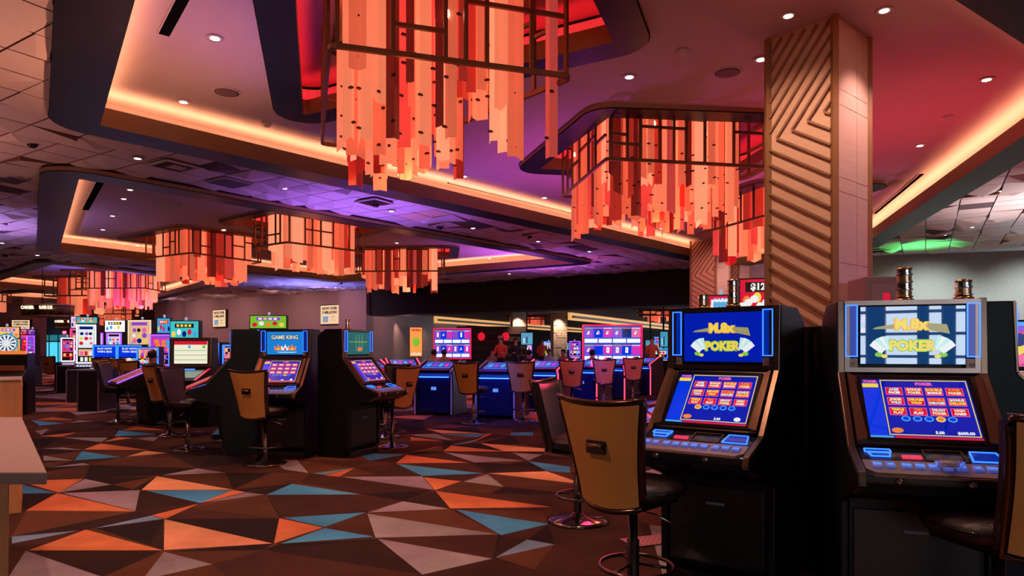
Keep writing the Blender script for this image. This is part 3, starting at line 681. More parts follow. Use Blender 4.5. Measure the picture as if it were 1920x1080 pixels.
# ---------------- stools ----------------
def stool():
    o = thing('casino_stool', 'x', 'stool')
    def prof(u, v, off=0):   # back shell: faces +y, bowed, waisted at the bottom, leaning back
        wdt = .185+.075*v**1.5; x = (2*u-1)*wdt; z = .555+.525*v-.022*(1-(2*u-1)**2)*v+.02*(abs(2*u-1)**3)*v*0
        z -= .03*(1-(2*u-1)**2)*(1-v)
        y = -.215-.10*v**1.6+.045*((2*u-1)**2)-.02*math.sin(PI*v)
        return (x, y+off, z)
    b = MB(); b.grid(lambda u,v: prof(.03+.94*u, .03+.94*v, -.018), 10, 12); b.build('back_panel', M_tan, o)
    b = MB(); b.grid(lambda u,v: prof(.015+.97*u, .015+.97*v, .0), 10, 10, lambda u,v: prof(.03+.94*u, .03+.94*v, .05+.02*math.sin(PI*u)*math.sin(PI*v)), 0); b.build('back_cushion', M_leather, o, smooth=False)
    path = [prof(0, v/12, -.008) for v in range(13)]+[prof(u/10, 1, -.008) for u in range(1, 11)]+[prof(1, 1-v/12, -.008) for v in range(1, 13)]+[prof(1-u/10, 0, -.008) for u in range(1, 10)]
    b = MB(); b.tube(path, .0145, 8, True); b.build('edge_trim', mat('stool_trim', (.10,.055,.04), .18, .85), o)
    c = prof(.5, .60, -.02); b = MB(); b.box(-.058, c[1]-.012, c[2]-.032, .058, c[1]+.004, c[2]+.032); h = b.build('handle', M_blackg, o, .006)
    b = MB(); b.tube([(-.045, c[1]-.018, c[2]+.008), (.045, c[1]-.018, c[2]+.008)], .011, 8); b.build('grip', M_bronzel, h)
    b = MB(); rr = []
    def seat(r, z, n=24): return [((abs(math.cos(a))**.75)*math.copysign(1, math.cos(a))*r, (abs(math.sin(a))**.75)*math.copysign(1, math.sin(a))*r*.95+.03, z) for a in [2*PI*k/n for k in range(n)]]
    R_ = [seat(.17,.555), seat(.225,.575), seat(.235,.605), seat(.225,.635), seat(.18,.652), seat(.08,.655)]
    V = [[b.v(p) for p in ring] for ring in R_]
    for A, B in zip(V, V[1:]):
        for i in range(24): f = b.bm.faces.new([A[i], A[(i+1)%24], B[(i+1)%24], B[i]]); f.smooth = True
    b.bm.faces.new(V[0]); f = b.bm.faces.new(V[-1]); f.smooth = True
    sc = b.build('seat', M_leather, o)
    b = MB(); b.tube([(p[0]*1.01, p[1]*1.01, .612) for p in seat(.234,.612)], .006, 6, True); b.build('piping', M_blackg, sc)
    b = MB(); b.box(-.15,-.16,.525,.15,.19,.56); b.build('seat_pan', M_black, o, .01)
    b = MB(); b.bar((0,-.10,.54), (0,-.205,.575), .16, .02, (0,0,1)); b.build('back_bracket', M_black, o)
    M_pole = mat('stool_pole', (.12,.09,.08), .2, .9)
    b = MB(); b.lathe([(.05,.03),(.032,.06),(.032,.34),(.024,.345),(.024,.53)], 16); b.build('pole', M_pole, o)
    b = MB(); b.lathe([(.235,.0),(.24,.008),(.20,.022),(.06,.04),(.035,.07)], 32); b.build('base_plate', mat('stool_base', (.20,.16,.15), .12, .95), o)
    ft = b = MB(); b.tube([(.19*math.cos(2*PI*k/28), .19*math.sin(2*PI*k/28)+.03, .20) for k in range(28)], .011, 8, True); fr = b.build('foot_ring', M_pole, o)
    for a in (.5, 2.6, 4.7):
        b = MB(); b.tube([(.025*math.cos(a), .025*math.sin(a), .22), (.185*math.cos(a), .185*math.sin(a)+.03, .20)], .008, 6); b.build('spoke', M_pole, fr)
    b = MB(); b.tube([(.03,0,.50),(.12,.02,.485),(.20,.04,.455)], .006, 6); b.build('lever', M_chrome, o)
    return o
ST0 = stool(); used = [False]
def put_stool(px, d, face, label, x=None):
    "face: direction the sitter looks, given as a plan vector"
    x = D(px, d) if x is None else x; rz = math.atan2(face[1], face[0])-PI/2
    if not used[0]:
        used[0] = True; ST0.location = (x, d, 0); ST0.rotation_euler = (0,0,rz); ST0['label'] = label; ST0['group'] = 'swivel stools at the machines'; return ST0
    return dup(ST0, (x, d, 0), rz, label, 'swivel stools at the machines')

# ---------------- video poker cabinets ----------------
M_scrb = lit('screen_blue', (.0,.012,.42), 1.0, .04); M_scrb2 = lit('screen_bright_blue', (0,.035,.75), 1.0, .06)
M_scrc = lit('screen_cyan', (.01,.20,.62), 1.0, .08); M_scrt = lit('screen_teal', (.01,.13,.15), .8, .06)
for m in (M_scrb, M_scrb2): m.node_tree.nodes['Principled BSDF'].inputs['Coat Weight'].default_value = 1; m.node_tree.nodes['Principled BSDF'].inputs['Coat Roughness'].default_value = .01; m.node_tree.nodes['Principled BSDF'].inputs['Coat IOR'].default_value = 1.7
M_neon = lit('neon_blue', (.03,.16,1), 2.2); M_neonr = lit('neon_red', (1,.04,.10), 3.0); M_neonp = lit('neon_violet', (.30,.06,1), 2.2); M_neonw = lit('neon_white', (.75,.8,1), 1.6); M_neond = lit('neon_deep_blue', (0,.03,.45), .6)
I_yel = lit('ink_yellow', (.80,.60,.08), 1); I_gold = lit('ink_gold', (.75,.42,.05), 1); I_wht = lit('ink_white', (.75,.80,.80), 1); I_red = lit('ink_red', (.62,.01,.04), 1); I_grn = lit('ink_green', (.20,.50,.03), 1)
I_cyan = lit('ink_cyan', (.05,.35,.70), 1); I_pale = lit('ink_pale', (.45,.75,.75), 1); I_pink = lit('ink_pink', (.80,.12,.35), 1); I_org = lit('ink_orange', (.80,.20,.04), 1); I_blk = mat('ink_black', (.01,.01,.012), .4)
I_blur = lit('ink_blurred_gold', (.32,.28,.12), 1); I_crm = lit('ink_cream', (.75,.68,.42), 1); I_mag = lit('ink_magenta', (.65,.03,.45), 1); I_vio = lit('ink_violet', (.25,.06,.60), 1); I_dkb = lit('ink_dark_blue', (.0,.01,.14), 1)
WB = .30
SIDE0 = [(.50,0),(.50,1.47),(.34,1.555),(-.005,1.555),(-.02,1.20),(-.30,.875),(-.53,.80),(-.545,.755),(-.40,.69),(-.12,.60),(-.12,.10),(-.05,.08),(-.05,0)]
INNER0 = [(.48,.01),(.48,1.46),(.33,1.54),(.01,1.54),(.0,1.20),(-.285,.86),(-.51,.785),(-.525,.765),(-.39,.70),(-.10,.61),(-.10,.11),(-.04,.09),(-.04,.01)]
def poker_cabinet(label, loc, face, top='poker', group='upright poker cabinets', tall=2, dp=1):
    SIDE = [(y*dp if y > 0 else y, z) for y, z in SIDE0]; INNER = [(y*dp if y > 0 else y, z) for y, z in INNER0]
    rz = math.atan2(face[1], face[0])+PI/2
    o = thing('poker_machine', label, 'slot machine', loc+(0,), rz, group)
    b = MB(); b.prism_x(INNER, -WB+.02, WB-.02); b.build('body', M_black, o, .006)
    for s in (-1, 1):
        b = MB(); b.prism_x(SIDE, s*WB-.018, s*WB+.018); b.build('side_panel', M_black, o, .008)
        b = MB(); pth = SIDE[3:9]
        for (y0,z0),(y1,z1) in zip(pth, pth[1:]): b.bar((s*WB,y0-.004,z0), (s*WB,y1-.004,z1), .030, .014, (0,1,0) if abs(z1-z0) > abs(y1-y0) else (0,0,1))
        b.build('bronze_trim', mat('cabinet_trim', (.22,.13,.09), .25, .85), o, .003)
    # upper box
    U = Surf((0,-.020,1.205), (1,0,0), (0,.0,1))
    U.frame('upper_bezel', -.285, 0, .285, .345, .022, mat('bezel_chrome', (.22,.15,.13), .16, .9), o, 0, .012)
    sc = U.rect('upper_screen', -.215, .04, .225, .315, {'poker':M_scrb,'poker2':lit('screen_day_blue',(.0,.045,.17),1.0,.03),'crown':M_scrc,'green':M_scrt}[top], o, .0, .006)
    if top == 'poker2':
        n_ = MATS['screen_day_blue'].node_tree.nodes['Principled BSDF']; n_.inputs['Coat Weight'].default_value = 1; n_.inputs['Coat Roughness'].default_value = .005; n_.inputs['Coat IOR'].default_value = 2.3
    for s in (-1, 1):
        x = s*.256; ls = U.rect('lamp_strip', x-.026, .075, x+.026, .325, M_neond, o, .0, .01); U.frame('neon_outline', x-.028, .073, x+.028, .327, .006, M_neon, ls, .01, .006)
        pl = U.rect('name_plate', x-.028, .008, x+.028, .066, mat('plate_copper', (.42,.25,.2), .4, .4), o, .0, .009); U.text('KJC' if s > 0 else 'IGT', x, .037, .022, mat('plate_ink', (.12,.06,.05), .5), pl, .0095)
    if top.startswith('poker'):
        U.text('POKER', .005, .125, .068, I_grn, sc, .0066, bold=.10, width=.205); U.text('POKER', .005, .125, .066, I_yel, sc, .0084, bold=.045, width=.197)
        for s in (-1, 1):
            for k in range(4):
                a = math.radians(18+14*k)*s; cx, cy = s*.105+.005, .088; ux, uy = math.sin(a*1.0+s*(-.15)), math.cos(a+s*(-.15)); vx, vy = uy, -ux
                pts = [(cx+ux*h+vx*w2, cy+uy*h+vy*w2) for h, w2 in ((.02,-.016),(.02,.016),(.085,.016),(.085,-.016))]
                U.poly('playing_card', pts if 1 else pts, I_wht if k % 2 else I_pale, sc, .0068+k*.0004, .0006)
            U.disc('chip_pile', s*.135, .085, .018, I_grn, sc, .0076, .001, 10, .012); U.disc('chip_pile', s*.112, .077, .014, I_yel, sc, .0090, .001, 10, .009)
            U.poly('ribbon', [(s*.045,.236),(s*.15,.222+.006*s),(s*.163,.195-.012*s),(s*.045,.208)], I_blur, sc, .0066, .0006)
        U.text('M.8x', .0, .226, .070, I_gold, sc, .0074, bold=.09); U.text('M.8x', .0, .228, .068, I_yel, sc, .0092, bold=.03)
    elif top == 'crown':
        U.text('GAME KING', .005, .245, .066, I_dkb, sc, .0066, bold=.10, width=.345); U.text('GAME KING', .005, .246, .064, I_crm, sc, .0084, bold=.03, width=.33)
        for k, c in enumerate((-.075, .01, .095)):
            pts = [(c-.045,.09),(c+.045,.09),(c+.052,.15),(c+.022,.118),(c,.165),(c-.022,.118),(c-.052,.15)]
            cr = U.poly('crown', pts, I_org if k != 1 else I_wht, sc, .0066+k*.0005, .0006); U.disc('gem', c, .105, .014, I_red if k == 1 else I_yel, cr, .0084, .0006, 10)
        U.poly('cloud_line', [(-.10,.072),(.16,.072),(.12,.062),(-.06,.062)], I_pale, sc, .0066, .0006)
    else:
        for k in range(3): U.rect('green_line', -.05+k*.06, .08, -.045+k*.06, .28, I_grn, sc, .0066, .0006)
        U.rect('green_line', -.19, .19, .18, .197, I_grn, sc, .0066, .0006); U.text('50%', .03, .10, .06, I_org, sc, .0072, bold=.05)
    # slanted play screen with flared bezel
    a, c = Vector((0,-.030,1.185)), Vector((0,-.292,.888)); v = (a-c).normalized(); Hh = (a-c).length
    P = Surf(c, (1,0,0), v)
    P.rect('play_bezel', -.275, 0, .275, Hh, mat('bezel_bronze', (.16,.09,.06), .3, .7, noise=.3, nscale=9), o, -.012, .02)
    for s in (-1, 1):
        P.poly('side_wing', [(s*.235,.015),(s*.278,.0),(s*.278,Hh),(s*.25,Hh-.02)][::(1 if s > 0 else -1)], mat('wing_gloss', (.28,.14,.09), .14, .75), o, .008, .022)
    P.frame('screen_surround', -.238, .012, .238, Hh-.012, .018, M_blackg, o, .008, .010)
    ps = P.rect('play_screen', -.222, .025, .222, Hh-.028, M_scrb, o, .0, .012)
    t = .0125; y0, y1 = .03, Hh-.033; x0 = -.14
    P.rect('side_column', -.220, .045, x0-.004, y1-.05, M_scrb2, ps, t, .0006)
    P.frame('yellow_outline', x0, y0+.02, .215, y1, .004, I_yel, ps, t, .001)
    P.rect('status_bar', x0+.02, y0-.003, .22, y0+.014, I_red, ps, t, .0008); P.rect('help_tab', -.22, y0-.003, x0+.015, y0+.014, I_cyan, ps, t, .0008)
    P.rect('corner_tag', -.218, y1-.045, x0-.01, y1-.022, I_yel, ps, t, .0008); P.text('POKER', .04, y1-.022, .022, I_pink, ps, t, bold=.06)
    P.text('POKER', -.182, y1-.010, .018, I_pink, ps, t, bold=.05)
    words = [('ACES','FACES'),('BONUS','POKER'),('DOUBLE','BONUS'),('SUPER','POKER'),('JOKER','WILD'),('DEUCES','WILD'),('DOUBLE','DEUCES'),('BONUS','DELUXE'),('TRIPLE','PLAY'),('TEN','PLAY'),('DRAW','POKER'),('HIGH','CARD')]
    for r in range(3):
        for q in range(4):
            cx, cy = -.088+q*.082, y1-.066-r*.058
            g = P.rect('game_tile', cx-.034, cy-.021, cx+.034, cy+.021, I_red, ps, t, .001)
            P.frame('tile_edge', cx-.035, cy-.022, cx+.035, cy+.022, .0025, I_pink, g, t, .0014)
            if tall > 1:
                P.text(words[r*4+q][0], cx, cy+.009, .017, (I_pale, I_crm, I_yel, I_org)[(q+r) % 4], g, t+.0016, bold=.05); P.text(words[r*4+q][1], cx, cy-.009, .017, (I_wht, I_pale, I_crm, I_yel)[(q*2+r) % 4], g, t+.0016, bold=.05)
            else: P.rect('tile_words', cx-.024, cy-.010, cx+.024, cy+.010, (I_pale, I_crm)[(q+r) % 2], g, t+.0016, .0006)
    for k in range(5):
        cx = -.062+k*.046; cy = y1-.222; g = P.disc('coin_button', cx, cy, .019, I_yel if k == (0 if top == 'poker' else 3) else I_cyan, ps, t, .001, 16, .015); P.disc('coin_face', cx, cy, .013, I_org if k == (0 if top == 'poker' else 3) else M_scrb2, g, t+.001, .0006, 14, .010)
    P.disc('more_games_button', -.105, y0+.045, .024, I_org, ps, t, .001, 14, .014)
    P.text('5.00', .06, y0+.038, .020, I_wht, ps, t, bold=.04); P.text('$600.00' if top == 'poker2' else '', .16, y0+.038, .020, I_wht, ps, t, bold=.04) if top == 'poker2' else P.disc('pointing_hand', .165, y0+.042, .018, I_wht, ps, t, .001, 12, .013)
    # ticket shelf and button deck
    p0, p1, p2 = Vector((0,-.300,.875)), Vector((0,-.425,.8345)), Vector((0,-.53,.80))
    T = Surf(p1, (1,0,0), p0-p1); hT = (p0-p1).length
    T.rect('reader_shelf', -.28, 0, .28, hT, M_blackg, o, -.01, .014)
    for nm, pts in (('card_slot', [(-.255,.075),(-.155,.075),(-.155,.105),(-.255,.105)]), ('card_slot_lower', [(-.235,.035),(-.165,.035),(-.160,.070),(-.245,.070)])):
        g = T.poly('card_reader', pts, M_neond, o, .004, .004); b = MB()
        for i in range(4): (xa, ya), (xb, yb) = pts[i], pts[(i+1) % 4]; b.bar(T.p(xa,ya,.009), T.p(xb,yb,.009), .006, .006)
        b.build('neon_outline', M_neon, g)
    T.rect('red_key', -.12, .028, -.045, .052, lit('key_red', (.75,.04,.10), 1.0), o, .004, .008)
    T.frame('tray_rim', -.03, .012, .12, .115, .004, M_bronze, o, .004, .006)
    g = T.poly('ticket_tray', [(.140,.02),(.262,.02),(.245,.11),(.150,.11)], M_neond, o, .004, .004); b = MB(); pts = [(.140,.02),(.262,.02),(.245,.11),(.150,.11)]
    for i in range(4): (xa, ya), (xb, yb) = pts[i], pts[(i+1) % 4]; b.bar(T.p(xa,ya,.009), T.p(xb,yb,.009), .006, .006)
    b.build('neon_outline', M_neon, g)
    B_ = Surf(p2, (1,0,0), p1-p2); hB = (p1-p2).length
    dk = B_.poly('button_deck', [(-.245,-.005),(.245,-.005),(.28,.03),(.28,hB),(-.28,hB),(-.28,.03)], mat('deck_satin', (.34,.24,.24), .3, .5), o, -.006, .014)
    for k in range(10):
        x = -.232+k*.0495+(.01 if k > 1 else 0)-(.0 if k < 7 else -.01); g = B_.rect('play_button', x-.018, .038, x+.018, .080, mat('button_clear', (.20,.22,.40), .12, 0, .25, (.1,.2,1)), dk, .008, .010); 
        if tall > 1: B_.text('%s' % ('CASH','BET','HOLD','HOLD','HOLD','HOLD','HOLD','BET','DRAW','MAX')[k], x, .059, .012, M_neon, dk, .0185, bold=.08)
    b = MB(); b.hexa([(-.30,-.53,.76),(.30,-.53,.76),(.30,-.45,.70),(-.30,-.45,.70)], [(-.30,-.53,.797),(.30,-.53,.797),(.30,-.50,.805),(-.30,-.50,.805)]); b.build('deck_apron', mat('apron_smoke', (.02,.025,.03), .25), o, .01)
    b = MB(); b.bar((-.26,-.543,.795), (.26,-.543,.795), .018, .014); b.build('deck_rail', MATS['cabinet_trim'], o, .004)
    for x in (-.16, .10):
        b = MB(); b.lathe([(.016,0),(.016,.008),(.007,.012)], 14); q = b.build('lock', M_chrome, o); q.rotation_euler = (PI/2,0,0); q.location = (x,-.53,.775)
    # belly
    b = MB(); b.box(-.26,-.112,.13,.26,-.100,.56); q = b.build('belly_door', mat('belly_black', (.012,.012,.014), .35), o, .004)
    b = MB(); b.box(-.05,-.122,.46,.05,-.110,.475); b.build('belly_label', mat('label_grey', (.2,.2,.22), .4), q)
    b = MB(); b.box(-.27,-.135,.0,.27,-.05,.075); b.build('kick_plate', mat('kick_metal', (.05,.04,.04), .3, .7), o, .006)
    return o
def candle(mach, x, y, label, tiers=3, s=1):
    M = mach.matrix_basis if False else Matrix.Translation(mach.location) @ Matrix.Rotation(mach.rotation_euler.z, 4, 'Z')
    p = M @ Vector((x, y, 1.556)); o = thing('candle_light', label, 'signal light', p, 0, 'signal lights on top of the machines')
    b = MB(); b.lathe([(.045*s,0),(.045*s,.012),(.03*s,.02)], 18); b.build('base', M_brass, o)
    for k in range(tiers):
        z = .02+k*.038*s; b = MB(); b.lathe([(.033*s,z),(.039*s,z+.002),(.039*s,z+.009*s),(.034*s,z+.011*s),(.034*s,z+.036*s)], 20, smooth=False); b.build('lamp_tier', mat('tier_amber', (.80,.50,.32), .18, .9) if k % 2 == 0 else M_chrome, o)
    b = MB(); z = .02+tiers*.038*s; b.lathe([(.036*s,z-.01),(.036*s,z),(.01*s,z+.006)], 18); b.build('cap', M_brass, o)
F1, F2 = (-.6,-.8), (-.3,-.954)
m1 = poker_cabinet('black poker cabinet with clean dark blue upper screen, behind the nearest tan stool', (1.185,3.755), F1, 'poker')
m2 = poker_cabinet('black poker cabinet with window reflections on its upper screen', (1.905,3.20), F2, 'poker2')
def local(m, x, y, z=0): return (Matrix.Translation(m.location) @ Matrix.Rotation(m.rotation_euler.z, 4, 'Z')) @ Vector((x, y, z))
m3 = poker_cabinet('black cabinet with three crowns on a light blue upper screen', (-2.76,8.12), (-.03,-1), 'crown', tall=1)
m4 = poker_cabinet('black cabinet turned away to the side with a green-lined upper screen', (-1.93,8.30), (.92,-.40), 'green', tall=1, dp=.7)
m5 = poker_cabinet('black cabinet cut by the right edge of the photo, seen from its side', (2.56,3.60), (.96,-.28), 'green', tall=1, dp=.4)
m6 = poker_cabinet('black cabinet seen from its side between the crown cabinet and the white card screen', (-3.50,8.50), (-.97,-.22), 'green', tall=1, dp=.8)
m7 = poker_cabinet('black cabinet seen edge-on left of the clean blue poker cabinet', (1.42,4.80), (-1,.03), 'green', tall=1, dp=.8)
candle(m1, -.18, .18, 'short silver signal light at the left end of the left poker cabinet', 2, .9); candle(m1, .02, .12, 'taller silver signal light beside the red bonus sign', 4, .9)
candle(m2, .03, .22, 'tall gold signal light in the middle of the right poker cabinet', 4, 1); candle(m2, .27, .15, 'short gold signal light at the right end of the right poker cabinet', 2, 1)
candle(m4, -.05, .10, 'small signal light on the green-screen cabinet', 3, .9)
# glass ashtray on the near deck
p = local(m2, .03, -.485, .832); o = thing('ashtray', 'small clear glass ashtray standing on the right poker cabinet deck', 'ashtray', p)
b = MB(); b.lathe([(.038,0),(.048,.004),(.055,.026),(.048,.026),(.040,.010),(.01,.009)], 24); b.build('bowl', mat('clear_glass', (.9,.88,.9), .03, trans=.85, spec=.8), o)
for k in range(4):
    a = k*PI/2; b = MB(); b.box(.044*math.cos(a)-.006, .044*math.sin(a)-.006, .022, .044*math.cos(a)+.006, .044*math.sin(a)+.006, .031); b.build('rest_notch', MATS['clear_glass'], o)

# power strip on the carpet and cables of the near cabinets
b = MB(); o = thing('floor_grate', 'small perforated metal plate on the carpet under the nearest stool', 'floor plate', (.93,4.55,0), .35)
b.box(-.17,-.10,0,.17,.10,.012); b.build('plate', mat('grate_metal', (.30,.22,.25), .35, .8), o, .004)
b = MB()
for i in range(8):
    for j in range(4): b.lathe([(.010,.0122),(.009,.0126)], 6, (-.14+i*.04, -.07+j*.045))
b.build('hole_rows', I_blk, o)
o = thing('cable_hose', 'ribbed black hose lying along the floor before the poker cabinet', 'hose', (1.10,3.25,0))
pts = [Vector((-.05,.30,.03)),Vector((.05,.20,.03)),Vector((.18,.08,.03)),Vector((.30,-.04,.03)),Vector((.40,-.12,.03))]
b = MB(); b.tube(pts, .018, 8); b.build('core', M_black, o)
for i in range(40):
    t = i/40*(len(pts)-1); k = int(t); q = pts[k].lerp(pts[k+1], t-k); d = (pts[k+1]-pts[k]).normalized(); b = MB(); b.tube([q-d*.004, q+d*.004], .026, 8); b.build('rib', mat('hose_rib', (.09,.05,.035), .4, .4), o)

# stools where the photograph shows them
put_stool(1187, 3.42, (.72,.70), 'nearest tan-backed stool, standing in front of the left poker cabinet')
put_stool(1083, 5.10, (.90,-.42), 'stool with dark red-lit leather front, just behind the nearest stool')
put_stool(1872, 2.68, (-.2,.98), 'tan-backed stool cut by the right edge of the photo')
put_stool(497, 7.62, (.35,.94), 'tan-backed stool squarely in front of the crown cabinet')
put_stool(352, 8.70, (.98,-.18), 'stool turned sideways with violet-lit leather back left of the crown cabinet')
put_stool(318, 10.1, (.5,.86), 'tan-backed stool half hidden behind the sideways stool')
put_stool(221, 12.0, (.97,.1), 'dark sideways stool standing beside the open carpet aisle')
put_stool(735, 8.95, (-.85,.52), 'tan-backed stool in front of the green-screen cabinet')
put_stool(722, 10.0, (-.55,-.80), 'dark stool partly hidden behind the stool of the green-screen cabinet')
put_stool(888, 11.75, (.45,.90), 'tan-backed stool between the blue-lit game pods')
# ---------------- table-game pods ----------------
M_podb = mat('pod_panel_blue', (.01,.03,.16), .3, 0, .0); M_pod = mat('pod_body', (.012,.010,.016), .35)
def pod(px, d, face, led, label, sh=1.0):
    x = D(px, d); rz = math.atan2(face[1], face[0])+PI/2
    o = thing('game_pod', label, 'gaming terminal', (x, d, 0), rz, 'table game pods in a curved row')
    prof = [(0,.05),(0,.74),(-.06,.80),(-.06,.83),(.50,1.0),(.70,1.0),(.78,.0),(.0,.0)]
    b = MB(); b.prism_x([(.03,.05),(.03,.73),(.0,.79),(.5,.97),(.68,.97),(.74,.02),(.06,.02)], -.30, .30); b.build('body', M_pod, o)
    b = MB(); b.box(-.285,.018,.06,.285,.028,.70); pn = b.build('front_panel', mat('pod_front_blue', (.004,.010,.06), .3, .1), o)
    b = MB(); b.box(-.28,-.01,.705,.28,.02,.72); b.build('under_light', lit('pod_light_blue', (.02,.09,1), 9), o)
    b = MB(); b.box(-.04,.008,.47,.05,.020,.53); b.build('panel_lamp', lit('pod_badge', (.12,.3,1), .9), pn)
    for s in (-1, 1):
        b = MB(); b.prism_x([(.0,.0),(.0,.74),(-.06,.82),(.52,1.01),(.72,1.01),(.80,0)], s*.335-.03, s*.335+.03); b.build('side_wing', M_pod, o, .006)
        L_ = [(-.004,.02),(-.004,.74),(-.065,.825),(.52,1.018)]
        b = MB()
        for (y0,z0),(y1,z1) in zip(L_, L_[1:]): b.bar((s*.335,y0,z0), (s*.335,y1,z1), .026, .012, (0,1,0) if z1-z0 > .3 else (0,0,1))
        b.build('edge_light', led, o)
    T = Surf((0,-.05,.815), (1,0,0), (0,.55,.165)); hh = .56
    T.rect('table_top', -.30, 0, .30, hh, M_blackg, o, -.01, .02)
    sc = T.rect('touch_screen', -.24, .20, .24, .50, lit('pod_screen', (.02,.05,.30), .8, .1), o, .008, .006); T.frame('screen_glow', -.25, .19, .25, .51, .010, M_neon, sc, .012, .004)
    for k in range(4): T.rect('bet_field', -.21+k*.11, .26, -.13+k*.11, .43, (I_cyan, I_vio, I_cyan, I_mag)[k], sc, .0145, .001)
    o.scale = (1.12,1.25,1.06)
    T.rect('hand_rest', -.28, .02, .28, .12, mat('rest_violet', (.10,.05,.16), .3), o, .008, .014)
    return o
M_ledw = mat('pod_edge_steel', (.75,.62,.66), .4, .3)
for px, d, f, led, lab in ((812,13.1,(-.20,-.98),M_ledw,'blue-lit game pod with steel edge, leftmost of the whole row'), (928,12.5,(-.28,-.96),M_ledw,'blue-lit game pod with steel edge beside the tan-backed stool'),
    (1014,13.8,(-.36,-.93),M_neonr,'game pod with red glowing edge, nearest of the red-edged ones'), (1090,15.4,(-.45,-.89),M_neonr,'red-edged game pod in front of the red-framed video wall, left end'),
    (1145,17.0,(-.50,-.86),M_neonr,'red-edged game pod below the middle of the video wall'), (1196,18.8,(-.55,-.83),M_neonr,'farthest red-edged game pod beside the left poker cabinet'),
    (700,13.6,(.5,-.86),M_neonr,'game pod with orange-lit top right behind the green-screen cabinet'), (760,15.6,(.3,-.95),M_neonr,'violet-lit game pod below the small orange poster')):
    pod(px, d, f, led, lab)
for px, d, f, lab in ((1072,13.9,(.1,1),'violet-lit stool between first two red-edged pods'), (1132,15.0,(.1,1),'violet-lit stool in front of the middle red-edged pod'), (1186,16.8,(.1,1),'violet-lit stool at the farthest red-edged pod'), (981,12.2,(.2,1),'violet stool back between steel-edged and red-edged pods')): put_stool(px, d, f, lab)
lamp('SPOT', 'pod_blue_fill', (D(900,11.4), 11.4, 1.5), (.03,.08,1), 110, .1, (D(900,11.9), 12.3, 0), 2.0, .8); lamp('SPOT', 'pod_blue_fill', (D(1100,13.5), 13.5, 1.5), (.05,.06,1), 110, .1, (D(1100,14), 14.6, 0), 2.0, .8)  # added blue spots over the carpet, standing in for spill from the pods
lamp('POINT', 'pod_red_fill', (D(1120,16), 16.5, 1.5), (1,.03,.12), 18, .15); lamp('SPOT', 'pod_red_fill', (D(1120,7.5), 6.5, 1.5), (1,.04,.16), 30, .2, (.5,5.1,.75), 1.0, .9)  # added red lights among the pods and onto the second stool

def panel_box(parent, name, w_, h_, d_, z0, m, y=0):
    b = MB(); b.box(-w_/2, y, z0, w_/2, y+d_, z0+h_); return b.build(name, m, parent)
# ---------------- video walls ----------------
def videowall(px, d, w_, z0, h_, face, label, seed=0):
    x = D(px, d); rz = math.atan2(face[1], face[0])+PI/2; o = thing('video_wall', label, 'video wall', (x, d, 0), rz); R = random.Random(seed)
    panel_box(o, 'frame', w_, h_, .14, z0, mat('videowall_frame', (.10,.01,.02), .4))
    panel_box(o, 'plinth', w_*.7, z0, .4, 0, M_pod)
    S_ = Surf((-w_/2, 0, z0), (1,0,0), (0,0,1)); S_.frame('red_border', 0, 0, w_, h_, .05, lit('border_red', (.85,.01,.10), 1.3), o, 0, .03)
    pw, ph = (w_-.12)/2, (h_-.12)/2
    for i in range(2):
        for j in range(2):
            x0, y0 = .06+i*pw, .06+j*ph; s = S_.rect('screen', x0+.006, y0+.006, x0+pw-.006, y0+ph-.006, lit('vw_blue', (.04,.08,.55), 1.2), o, .0, .012)
            for k, c in enumerate(R.choice([[I_vio,M_scrb2,I_mag],[I_vio,I_dkb,I_pink],[I_vio,I_cyan,I_mag]])):
                bx = x0+.01+k*pw/3; t = S_.rect('bet_tile', bx+.005, y0+ph*.36, bx+pw/3-.012, y0+ph*.93, c, s, .0125, .002)
                q_ = R.random(); W8 = lit('spot_white', (.85,.85,1), 1.1); cxx, cyy = bx+pw/6-.005, y0+ph*.62
                if q_ < .4: S_.poly('card', [(cxx-pw*.05,cyy-ph*.15),(cxx+pw*.05,cyy-ph*.17),(cxx+pw*.06,cyy+ph*.15),(cxx-pw*.04,cyy+ph*.17)], W8, t, .015, .001); S_.disc('pip', cxx, cyy, pw*.022, I_red, t, .017, .001, 8)
                elif q_ < .75:
                    for a_ in range(3): S_.disc('chip', cxx+(a_-1)*pw*.03, cyy+(a_%2)*ph*.10-ph*.04, pw*.04, (W8, I_pale, I_pink)[a_], t, .015+a_*.001, .001, 9)
                S_.rect('caption', bx+.01, y0+ph*.86, bx+pw/3-.02, y0+ph*.91, (I_grn, I_org, I_pale)[k], t, .015, .001)
            for k in range(2): S_.rect('white_bar', x0+.02+k*pw/2, y0+ph*.05, x0+pw/2-.02+k*pw/2, y0+ph*.27, lit('bar_white', (.8,.8,1), 1.3), s, .0125, .002)
    return o
videowall(1148, 22.5, 2.02, .84, 1.28, (-.05,-1), 'large red-framed four-part video wall above the red-edged pods', 1)
videowall(848, 28.5, 1.62, .86, 1.32, (-.0,-1), 'smaller red-framed four-part video wall near the orange poster', 4)
